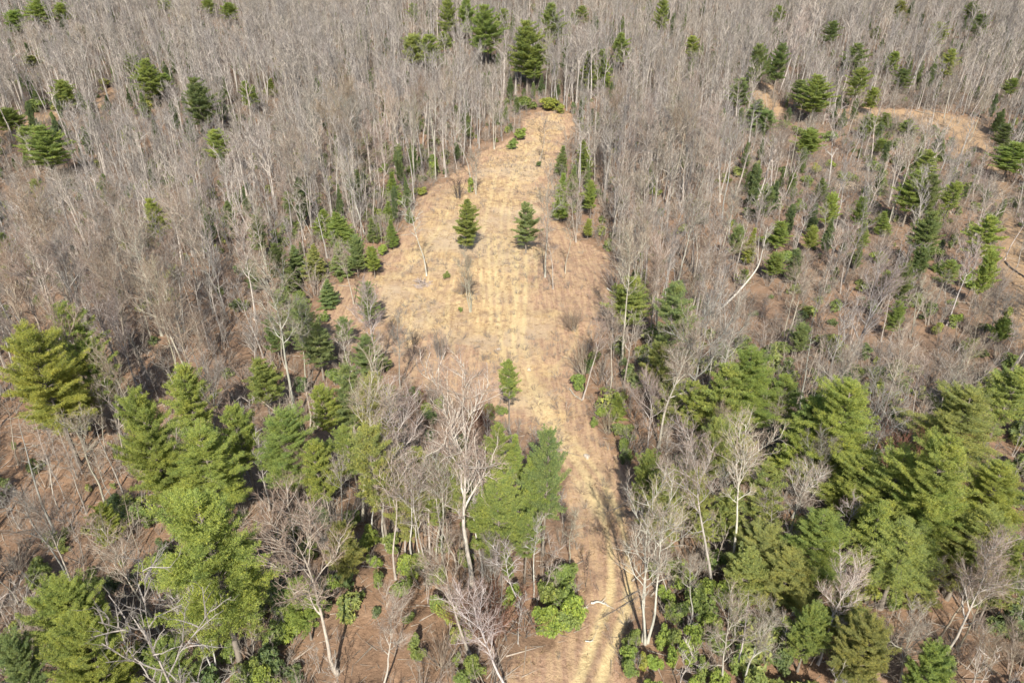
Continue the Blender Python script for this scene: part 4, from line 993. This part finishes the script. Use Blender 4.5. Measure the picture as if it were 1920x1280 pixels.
ever = []      # picture boxes of the evergreens, so that scattered trees do not stand in front of them
for tx, ty, by, w, key, color in EVERGREENS + SHRUBS:
    h_ = solve(tx, ty, by, .3 if key[0] != 'S' else 0.0)[0]
    ever.append((tx - w / 2, tx + w / 2, ty, by, h_[1]))
ever = np.array(ever)
CLPX = np.array(CLEAR_PX, float)

def stands_clear(P, h, keep=.12):
    """false for trees whose crown would cover an evergreen or the clearing as the photograph shows them"""
    b = np.column_stack([P, terrain(P[:, 0], P[:, 1])])
    up = np.zeros_like(b); up[:, 2] = h
    x0, y0, dep = proj(b + up * .45); x1, y1, _ = proj(b + up)
    xm = (x0 + x1) / 2; hw = .14 * h * FPX / dep
    hit = np.zeros(len(P), bool)
    for a, c, t, bt, dist in ever:
        hit |= (xm + hw > a) & (xm - hw < c) & (y0 > t) & (y1 < bt - .25 * (bt - t)) & (P[:, 1] < dist + 1.5)
    keepers = RNG.random(len(P)) < keep
    cov = np.zeros(len(P), bool)
    for f in (.5, .7, .9):
        xx, yy, _ = proj(b + up * f)
        cov |= sd_poly(np.column_stack([xx, yy]), CLPX) < 2
        cov |= sd_poly(np.column_stack([xx, yy]), np.array(OPEN_PX[0], float)) < 0
        for dp in DIRT_PX:
            cov |= (sd_poly(np.column_stack([xx, yy]), np.array(dp, float)) < 0) & ~(RNG.random(len(P)) < .20)
    return (~hit | keepers) & ~cov

cand = jitter_grid(-470, 470, 28, 570, 4.9)
cand = cand[in_view(cand)]
cand = cand[not_open(cand) & away(cand)]
dens = np.where(cand[:, 1] < 90, .62, np.where(cand[:, 1] < 200, 1.0, 1.0)) * (.45 + .95 * patch(cand, 12, 1.0))
cx_, cy_, _ = proj(np.column_stack([cand, terrain(cand[:, 0], cand[:, 1])]))
dens = dens * np.where((cx_ > 1400) & (cy_ > 225) & (cy_ < 720), .66, 1.0)
cand = cand[RNG.random(len(cand)) < dens]
ch = RNG.uniform(9.5, 20.5, len(cand)) * (1 + .75 * (patch(cand, 20, 2.2) - .5))
ok = stands_clear(cand, ch)
cb = np.column_stack([cand, terrain(cand[:, 0], cand[:, 1])])
_, py0, _ = proj(cb); px1, py1, _ = proj(cb + np.column_stack([0 * ch, 0 * ch, ch]))
ok &= ~((py0 > 1270) & ((RNG.random(len(cand)) < .7) | ((px1 > 900) & (px1 < 1400))))
ok &= ~((px1 > 1090) & (px1 < 1340) & (py0 > 1090))
cand, ch = cand[ok], ch[ok]
cz = terrain(cand[:, 0], cand[:, 1])
base = np.column_stack([cand, cz])
bx_, by_, _ = proj(base); tx_, ty_, _ = proj(base + np.column_stack([0 * ch, 0 * ch, ch]))
size = by_ - ty_
seen = (tx_ > -20) & (tx_ < 1940) & (by_ > 0) & (ty_ < 1270) & (by_ < 1420)
order = np.argsort(-np.where(seen, size, -1))
n_hero = sum(1 for t in things if t[1] == 'bare')
n_ind = max(0, 300 - n_hero)
ind = order[:n_ind]
rest = np.setdiff1d(np.arange(len(cand)), ind)
keys = ['a0', 'a1', 'a2', 'a3', 'a4', 'a0', 'a1', 'a4', 'c0', 'c1', 'c2', 'd0', 'b0', 'b2', 'e1', 'd1']
tints = [T_PALE, T_PALE, T_GREY, T_TAN, T_TAN, T_GREY]
for i in ind:
    key = keys[int(RNG.integers(len(keys)))]
    color = tints[int(RNG.integers(len(tints)))]
    g = base[i]; h = ch[i] * (.8 if key[0] == 'c' else 1.0)
    r = place_bare(g, h, RNG.normal(size=2) * .035, RNG.uniform(0, 6.28), key, jit(color, .12))
    things.append([r, 'bare', key, color, px_of(g, h * .7), h, g])

fp = []
for k, kw in enumerate((dict(seed=71, crown_from=.46, spread=.25, limbs=9, r0=.29), dict(seed=72, crown_from=.55, spread=.23, limbs=9, r0=.29, elev=(44, 24)), dict(seed=73, crown_from=.40, spread=.26, limbs=10, fork=2),
                        dict(seed=74, crown_from=.5, spread=.16, limbs=8, r0=.22), dict(seed=75, crown_from=.45, spread=.24, limbs=10, fork=3, elev=(52, 26)))):
    st, tw = bare_tree(detail=.7, thick=1.45, sub=.7, **kw)
    fp.append(proto_obj('far_tree_shape', st + [tw], [M_FARBARK] * len(st) + [M_FARTWIG]))
R_ = base[rest]; hh = ch[rest]
sc = np.column_stack([hh, hh, hh]) / BARE_H
scatter('bare_woods', fp, R_ - np.array([0, 0, .1]), RNG.uniform(0, 6.28, len(R_)), sc, RNG.normal(size=(len(R_), 2)) * .06,
        'mass of leafless grey-brown trees covering the far slopes', 'woods', 1)

# conifers lost among the far trees
fc = jitter_grid(-460, 460, 150, 560, 13)
fc = fc[in_view(fc)]; fc = fc[not_open(fc, .1) & away(fc)]
fc = fc[RNG.random(len(fc)) < .18 + .42 * (patch(fc, 34, .3) > .55)]
f2 = jitter_grid(-420, 420, 105, 420, 7.5)
f2 = f2[in_view(f2)]; f2 = f2[not_open(f2, .35, 2.0) & away(f2)]
qx, qy, _ = proj(np.column_stack([f2, terrain(f2[:, 0], f2[:, 1])]))
pp = patch(f2, 16, 1.1)
green = ((qx > 1370) & (qy > 60) & (qy < 680)) * (.30 * (pp > .45) + .08) + ((qx < 420) & (qy > 60) & (qy < 330)) * .16 + ((qx > 720) & (qx < 1300) & (qy < 260)) * .28 + ((qx > 420) & (qx < 720) & (qy > 380) & (qy < 760)) * .16
f2 = f2[RNG.random(len(f2)) < green]
n2 = len(f2)
fc = np.vstack([fc, f2])
hh = RNG.uniform(5, 12, len(fc)); wd = RNG.uniform(.45, .85, len(fc))
hh[len(fc) - n2:] = RNG.uniform(3, 9, n2); wd[len(fc) - n2:] = RNG.uniform(.6, 1.1, n2)
fpp = [proto_obj('far_pine_shape', list(pine(301 + i, frac=.2, R=3.4, form=f, detail=.7, tuft=.6)), [M_PINEBARK, M_FARNEEDLE]) for i, f in enumerate(('pine', 'round', 'young'))]
scatter('conifer_woods', fpp, np.column_stack([fc, terrain(fc[:, 0], fc[:, 1]) - .1]), RNG.uniform(0, 6.28, len(fc)), np.column_stack([hh * wd, hh * wd, hh]) / PINE_H, RNG.normal(size=(len(fc), 2)) * .02,
        'small dark conifers scattered through the far bare woods', 'woods', 2)

# evergreen thicket under the trees
th = jitter_grid(-430, 430, 30, 500, 3.6)
th = th[in_view(th)]; th = th[not_open(th, .2, 1.5)]
th = th[away(th, 1.0)]
tp = patch(th, 27, 1.7)
low_right = (th[:, 1] < 105) & (th[:, 0] > 8)
low_left = (th[:, 1] < 80) & (th[:, 0] < -6)
qx, qy, _ = proj(np.column_stack([th, terrain(th[:, 0], th[:, 1])]))
right_slope = (qx > 1380) & (qy > 200) & (qy < 720)
th = th[RNG.random(len(th)) < np.where(low_right, .85, np.where(low_left, .62, np.where(right_slope, .22 + .3 * (tp > .5), np.where(tp > .5, .45, np.where(th[:, 1] > 240, .25, .10)))))]
hh = RNG.uniform(.45, 1.5, len(th)) * np.where((th[:, 1] < 105) & (th[:, 0] > 8), 1.25, 1.0); wd = RNG.uniform(.7, 1.5, len(th))
thp = [proto_obj('thicket_shape', list(shrub(401 + i, 7, .30, 1100)), [M_PINEBARK, M_THICKET]) for i in range(3)]
scatter('laurel_thicket', thp, np.column_stack([th, terrain(th[:, 0], th[:, 1])]), RNG.uniform(0, 6.28, len(th)), np.column_stack([hh * wd, hh * wd, hh]), RNG.normal(size=(len(th), 2)) * .05,
        'low evergreen undergrowth beneath the bare trees', 'undergrowth', 3)

# leafless brush and saplings
br = jitter_grid(-330, 330, 28, 340, 2.3)
br = br[in_view(br)]
br = br[(sd_poly(br, CLEAR) > .3)]
for D in DIRT: br = br[(sd_poly(br, D) > 0) | (RNG.random(len(br)) < .3)]
for O in OPEN[:2]: br = br[(sd_poly(br, O) > 0) | (RNG.random(len(br)) < .25)]
br = br[RNG.random(len(br)) < .30 + .65 * patch(br, 12, .9)]
hh = RNG.uniform(.35, 1.5, len(br)) * np.where(RNG.random(len(br)) < .12, 1.7, 1) ; wd = RNG.uniform(.8, 1.3, len(br))
bf = jitter_grid(-430, 430, 300, 540, 4.2)
bf = bf[in_view(bf)]; bf = bf[not_open(bf, .5, .3)]
br = np.vstack([br, bf]); hh = np.concatenate([hh, RNG.uniform(1.0, 2.2, len(bf))]); wd = np.concatenate([wd, RNG.uniform(1.0, 1.7, len(bf))])
brp = []
for i, kw in enumerate((dict(h=3, n=9, spread=.5, detail=.6), dict(h=3, n=6, spread=.4, detail=.7), dict(h=3, n=12, spread=.8, detail=.5))):
    st, tw = bush(501 + i, r=.024, **kw)
    brp.append(proto_obj('brush_shape', [st, tw], [M_BRUSH, M_BRUSH]))
scatter('leafless_brush', brp, np.column_stack([br, terrain(br[:, 0], br[:, 1])]), RNG.uniform(0, 6.28, len(br)), np.column_stack([hh * wd, hh * wd, hh]), RNG.normal(size=(len(br), 2)) * .1,
        'leafless brown brush covering the forest floor', 'brush', 4)

# thin saplings between the trees
sp = jitter_grid(-300, 300, 28, 300, 3.0)
sp = sp[in_view(sp)]
sp = sp[not_open(sp, .3, .8) & away(sp, .6)]
sp = sp[RNG.random(len(sp)) < .18 + .45 * patch(sp, 21, 2.6)]
hh = RNG.uniform(3.0, 7.5, len(sp))
ok = stands_clear(sp, hh, .3)
sp, hh = sp[ok], hh[ok]
spp = []
for i, kw in enumerate((dict(seed=81, crown_from=.30, spread=.17, limbs=11, r0=.13), dict(seed=82, crown_from=.22, spread=.20, limbs=12, r0=.13, wob=.08), dict(seed=83, crown_from=.35, spread=.15, limbs=9, r0=.14, stems=2))):
    st, tw = bare_tree(detail=.6, thick=1.9, sub=.7, **kw)
    spp.append(proto_obj('sapling_shape', st + [tw], [M_FARBARK] * len(st) + [M_FARTWIG]))
scatter('sapling_thicket', spp, np.column_stack([sp, terrain(sp[:, 0], sp[:, 1]) - .05]), RNG.uniform(0, 6.28, len(sp)), np.column_stack([hh, hh, hh]) / BARE_H, RNG.normal(size=(len(sp), 2)) * .07,
        'thin leafless saplings crowding between the larger trees', 'saplings', 7)

# fallen sticks on the forest floor
fs = jitter_grid(-200, 200, 30, 230, 1.2)
fs = fs[in_view(fs)]; fs = fs[sd_poly(fs, CLEAR) > -1.0]
az = RNG.uniform(0, 6.28, len(fs)); L = RNG.uniform(.4, 2.2, len(fs)) * np.where(RNG.random(len(fs)) < .12, 3, 1)
z = terrain(fs[:, 0], fs[:, 1]) + .06
e = np.column_stack([fs[:, 0] + np.cos(az) * L, fs[:, 1] + np.sin(az) * L])
acc = Acc(); acc.cones(np.column_stack([fs, z]), np.column_stack([e, terrain(e[:, 0], e[:, 1]) + .08 + RNG.uniform(0, .25, len(fs))]), RNG.uniform(.02, .055, len(fs)) * np.where(L > 2.4, 2.2, 1))
tag(mesh_obj('fallen_sticks', acc.mesh('fallen_sticks', M_BRUSH)), 'fallen grey sticks strewn over the leaf litter', 'sticks', kind='stuff')

# dry grass of the clearing
gr = jitter_grid(-50, 60, 32, 310, .58)
gsd = sd_poly(gr, CLEAR); gr = gr[gsd < 1.0]
_, gs, grut, _, gsd = masks(gr)
pr = (.15 + .65 * patch(gr, 4.3, .4)) * (.45 + .45 * gs) * (1 - .75 * np.clip(grut, 0, 1))
gr = gr[RNG.random(len(gr)) < pr]
hh = RNG.uniform(.35, 1.0, len(gr))
gp = [proto_obj('tuft_shape', [grass_tuft(601 + i, 14, .42)], [M_STRAW]) for i in range(4)]
scatter('dry_grass', gp, np.column_stack([gr, terrain(gr[:, 0], gr[:, 1]) - .02]), RNG.uniform(0, 6.28, len(gr)), np.column_stack([hh * 1.2, hh * 1.2, hh * .8]), RNG.normal(size=(len(gr), 2)) * .15,
        'dry straw coloured grass of the mown clearing', 'grass', 5)
sb = jitter_grid(-50, 60, 32, 310, 1.5)
sb = sb[sd_poly(sb, CLEAR) < .5]
sb = sb[RNG.random(len(sb)) < .12 + .6 * (patch(sb, 3.7, 2.0) > .58)]
hh = RNG.uniform(.12, .45, len(sb))
scatter('cut_stubble', brp, np.column_stack([sb, terrain(sb[:, 0], sb[:, 1])]), RNG.uniform(0, 6.28, len(sb)), np.column_stack([hh * 1.5, hh * 1.5, hh]), RNG.normal(size=(len(sb), 2)) * .3,
        'cut brown stubble and twigs among the straw of the clearing', 'stubble', 6)

# ------------------------------------------------------------------ single things on the ground
def log(p, q, r, color, label, bend=0.0, name='fallen_log', stubs=3, cat='log'):
    rng = np.random.default_rng(int(abs(p[0] * 13 + p[1])) )
    A, B = at(*p), at(*q)
    n = 9; t = np.linspace(0, 1, n)[:, None]
    P = A + (B - A) * t
    side = unit(np.cross(B - A, (0, 0, 1)))
    P = P + side * (np.sin(t * math.pi) * bend) + rng.normal(size=P.shape) * .03
    P[:, 2] = terrain(P[:, 0], P[:, 1]) + r * .8 + .05
    root = link(bpy.data.objects.new(name, None)); root.location = P[0]
    P = P - P[0]
    acc = Acc(); acc.tube(P, np.linspace(r, r * .55, n), 8)
    acc.tube(np.array([P[0] - (P[1] - P[0]) * .01, P[0]]), [r * .6, r], 8)
    mesh_obj('trunk', acc.mesh('log_trunk', M_BARK, True), root, color)
    for s in range(stubs):
        b, d = along(P, rng.uniform(.4, .98))
        a2 = Acc(); Q = wander(b, unit(d + perp(d, rng) * .8 + np.array([0, 0, .4])), rng.uniform(.4, 1.2), 3, rng, .1)
        a2.tube(Q, np.linspace(r * .35, r * .12, 4), 4)
        mesh_obj('branch_stub', a2.mesh('log_stub', M_BARK), root, color)
    tag(root, label, cat)
    return root
log((1108,1132), (1139,1138), .13, T_WHT, 'white bent log lying across the side of the rutted track', -.35)
log((1084,1141), (1102,1140), .09, T_WHT, 'short pale stick log beside the shrubs along the track', 0, stubs=1)
log((1068,730), (1092,752), .12, T_PALE, 'pale log at the foot of the leaning tree on the clearing edge', .2)
log((1138,480 + 62), (1152,552), .14, T_WHT, 'whitish log lying on the clearing rim above a pine', 0)
log((1884,492), (1925,524), .22, T_DARK, 'dark log lying across the dirt bank at the picture edge', .2)
log((1716,208), (1752,217), .2, T_TAN, 'long tan log lying along the dirt road on the hillside', 0)
log((1730,204), (1770,213), .16, T_GREY, 'grey log beside the tan log on the hillside road', 0)
log((1098,1202), (1112,1201), .07, T_WHT, 'small pale branch lying between track and leaves', .1, stubs=1)
log((8,905), (38,925), .16, T_TAN, 'weathered log among the leaves below the leaning dead trunks', .3)

def rock(px, py, s, color, label):
    rng = np.random.default_rng(int(px + py))
    g = at(px, py)
    import bmesh
    bm = bmesh.new(); bmesh.ops.create_icosphere(bm, subdivisions=2, radius=1)
    ax = rng.uniform(.7, 1.3, 3)
    for v in bm.verts:
        c = np.array(v.co); k = 1 + .22 * math.sin(3.1 * c[0] + 2 * px) * math.cos(2.7 * c[1] + py) + rng.uniform(-.08, .08)
        v.co = Vector(c * k * ax * np.array([1, 1, .6]) * s)
    m = bpy.data.meshes.new('rock'); bm.to_mesh(m); bm.free(); m.materials.append(M_STONE)
    o = mesh_obj('rock', m, None, color); o.location = (g[0], g[1], g[2] + .15 * s)
    return tag(o, label, 'rock')
rock(1100, 856, .55, (.37, .31, .24), 'pale flat rock in the middle of the curving track')
rock(992, 694, .45, (.34, .28, .2), 'tan rock beside the lone pine in the clearing')
rock(1280, 1208, .5, (.4, .36, .3), 'pale broken stump-like rock between bright shrubs')
rock(935, 655, .35, (.3, .25, .2), 'small brown rock above the lone pine')

def brush_pile(px, py, rad, n, color, label, name='brush_pile', lr=(.8, 2.6), r=.045, high=.9):
    rng = np.random.default_rng(int(px))
    g = at(px, py); acc = Acc()
    for i in range(n):
        a = rng.uniform(0, 6.28); q = rad * math.sqrt(rng.random()); az = rng.uniform(0, 6.28)
        L = rng.uniform(*lr); c = np.array([math.cos(a) * q, math.sin(a) * q, .08 + high * (1 - (q / rad) ** 2) * rng.random()])
        d = np.array([math.cos(az), math.sin(az), rng.normal() * .25]) * L / 2
        rr = r * rng.uniform(.5, 1.6)
        acc.tube(np.array([c - d, c + rng.normal(size=3) * .05, c + d]), [rr, rr * .9, rr * .5], 5)
    o = mesh_obj(name, acc.mesh(name, M_BARK), None, color); o.location = g
    return tag(o, label, 'brush pile')
brush_pile(790, 533, 1.9, 60, (.33, .27, .23), 'grey brush pile at the foot of the white pole in the clearing')
brush_pile(1592, 350, 4.0, 170, (.42, .33, .23), 'tan heap of cut wood chunks in the open right woods', 'wood_pile', (.4, 1.0), .16, 1.0)
brush_pile(1545, 222, 6.0, 150, (.36, .29, .25), 'wide tangled slash heap beside the dark hillside pines', 'slash_pile', (2, 6), .08, 1.6)
brush_pile(1500, 530, 2.2, 60, (.30, .24, .2), 'low pile of dead branches in the reddish right woods', 'brush_pile', (1, 3), .05)

# the bowed trunk that leans over the right woods
g0 = at(1346, 582)
tipx = at(1418, 505, 7.0)
P = []
A = np.array([g0[0], g0[1], g0[2]])
B = np.array([tipx[0], tipx[1], tipx[2] + 7.0]); Cp = B + np.array([.6, 0, 8.5])
ctrl = smooth_line(np.array([A - np.array([0, 0, .2]), A + (B - A) * .5 + np.array([0, 0, -.8]), B, B + np.array([.5, 0, 4.0]), Cp]), 6)
root = link(bpy.data.objects.new('bowed_tree', None)); root.location = A
acc = Acc(); acc.tube(ctrl - A, np.linspace(.24, .05, len(ctrl)), 8)
mesh_obj('trunk', acc.mesh('bowed_trunk', M_BARK, True), root, T_WHT)
rng = np.random.default_rng(5); tw = Acc(); a_, b_, r_ = [], [], []
for i in range(16):
    p, d = along(ctrl - A, rng.uniform(.5, .99))
    Q = wander(p, unit(d * .6 + perp(d, rng) * .8 + np.array([0, 0, .4])), rng.uniform(1, 3), 4, rng, .15, .08)
    tw.tube(Q, np.linspace(.05, .015, 5), 4)
    for k in range(26):
        p2, d2 = along(Q, rng.uniform(.2, .99)); a_.append(p2); b_.append(p2 + unit(d2 + perp(d2, rng) * .9) * rng.uniform(.3, 1)); r_.append(.013)
tw.cones(np.array(a_), np.array(b_), np.array(r_))
mesh_obj('crown', tw.mesh('bowed_crown', M_TWIG), root, T_PALE)
tag(root, 'white bowed trunk leaning far over before rising, in the right woods', 'tree')

# ------------------------------------------------------------------ labels
def zone(x, y):
    row = 'far hillside' if y < 215 else 'middle distance' if y < 470 else 'mid slope' if y < 760 else 'front'
    if y < 215:
        col = 'above the left dirt patch' if x < 330 else 'left of the clearing tip' if x < 860 else 'behind the clearing tip' if x < 1200 else 'left of the hillside road' if x < 1560 else 'by the hillside road'
        return 'on far hillside ' + col
    if y < 470:
        if x < 300: return 'in woods at far left, level with clearing top'
        if x < 620: return 'in left woods, level with clearing top'
        if x < 840: return 'along upper left rim of clearing'
        if x < 1060: return 'in upper clearing'
        if x < 1280: return 'along upper right rim of clearing'
        if x < 1560: return 'in right woods, level with clearing top'
        return 'near the dirt bank at upper right'
    if y < 760:
        if x < 260: return 'at left edge, halfway up'
        if x < 520: return 'in left woods, halfway up'
        if x < 720: return 'along lower left rim of clearing'
        if x < 1060: return 'in lower clearing'
        if x < 1300: return 'along lower right rim of clearing'
        if x < 1600: return 'in right woods, halfway up'
        return 'at right edge, halfway up'
    if y < 1000:
        if x < 230: return 'in lower left pine stand'
        if x < 480: return 'between left pines, lower part'
        if x < 720: return 'in lower woods left of centre'
        if x < 1070: return 'just left of the track bend'
        if x < 1330: return 'just right of the track bend'
        if x < 1600: return 'in lower woods right of track'
        return 'in lower right pine stand'
    if x < 230: return 'in bottom left corner'
    if x < 480: return 'along bottom, beside the biggest pine'
    if x < 720: return 'along bottom, left of the leafy glade'
    if x < 960: return 'around the bottom leafy glade'
    if x < 1150: return 'on left side of the bottom track'
    if x < 1330: return 'on right side of the bottom track'
    if x < 1600: return 'along bottom, right of track shrubs'
    return 'in bottom right corner'

TINT_WORD = {T_PALE: 'pale', T_GREY: 'grey', T_TAN: 'tan', T_DARK: 'dark', T_RED: 'rust red', T_WHT: 'whitish', G_YEL: 'yellow-green', G_MID: 'bright green', G_GRN: 'green', G_BLU: 'blue-green', G_DRK: 'dark', G_OLV: 'olive',
             L_BRT: 'bright', L_MID: 'mid-green', L_DRK: 'dark', L_YEL: 'yellowish'}
SHORT = {'a0': 'straight hardwood', 'a1': 'high-crowned hardwood', 'a2': 'fork-topped hardwood', 'a3': 'long-trunked hardwood', 'a4': 'low-branching hardwood', 'b0': 'broad oak', 'b1': 'crooked oak', 'b2': 'vase-shaped tree',
         'c0': 'slim pole', 'c1': 'crooked pole', 'c2': 'twiggy pole', 'd0': 'twin-stemmed tree', 'd1': 'three-stemmed tree', 'e0': 'dead stub-limbed trunk', 'e1': 'dead slim trunk', 'f0': 'twiggy bush', 'f1': 'narrow twiggy bush', 'f2': 'rounded twiggy bush',
         'L0': 'big shaggy pine', 'L1': 'big layered pine', 'M0': 'big round evergreen', 'P0': 'shaggy pine', 'P1': 'layered pine', 'P2': 'full pine', 'T0': 'high-crowned pine', 'T1': 'small-crowned pine', 'Y0': 'cone-shaped young pine', 'Y1': 'slim young pine', 'Y2': 'bushy young pine', 'Z0': 'ragged young pine', 'Z1': 'open ragged pine', 'R0': 'round evergreen', 'R1': 'loose evergreen',
         'S0': 'leafy shrub', 'S1': 'wide shrub', 'S2': 'small shrub', 'S3': 'dense shrub'}
ORD = ['first', 'second', 'third', 'fourth', 'fifth', 'sixth', 'seventh', 'eighth', 'ninth', 'tenth', 'eleventh', 'twelfth', 'thirteenth', 'fourteenth', 'fifteenth', 'sixteenth', 'seventeenth', 'eighteenth', 'nineteenth', 'twentieth']
CAT = {'bare': 'tree', 'pine': 'pine', 'evergreen': 'tree', 'shrub': 'shrub', 'bush': 'bush'}
GROUP = {'bare': 'leafless hardwoods standing in the woods', 'pine': 'pines among the bare woods', 'evergreen': 'small evergreen trees of the woods', 'shrub': 'broad-leaved evergreen shrubs', 'bush': 'leafless bushes'}
buckets = {}
for t in things:
    t_lab = ('bare ' if t[1] == 'bare' and t[2][0] != 'e' else '') + SHORT[t[2]]
    tint = TINT_WORD.get(t[3], '')
    key = (f'{tint} {t_lab}'.strip(), zone(*t[4]))
    buckets.setdefault(key, []).append(t)
for (w, zn), lst in buckets.items():
    lst.sort(key=lambda t: t[4][0])
    for i, t in enumerate(lst):
        if len(lst) == 1: lab = f'{w} {zn}'
        else: lab = f'{w} {zn}, {ORD[min(i, 19)]} from left'
        tag(t[0], lab, CAT[t[1]], GROUP[t[1]])
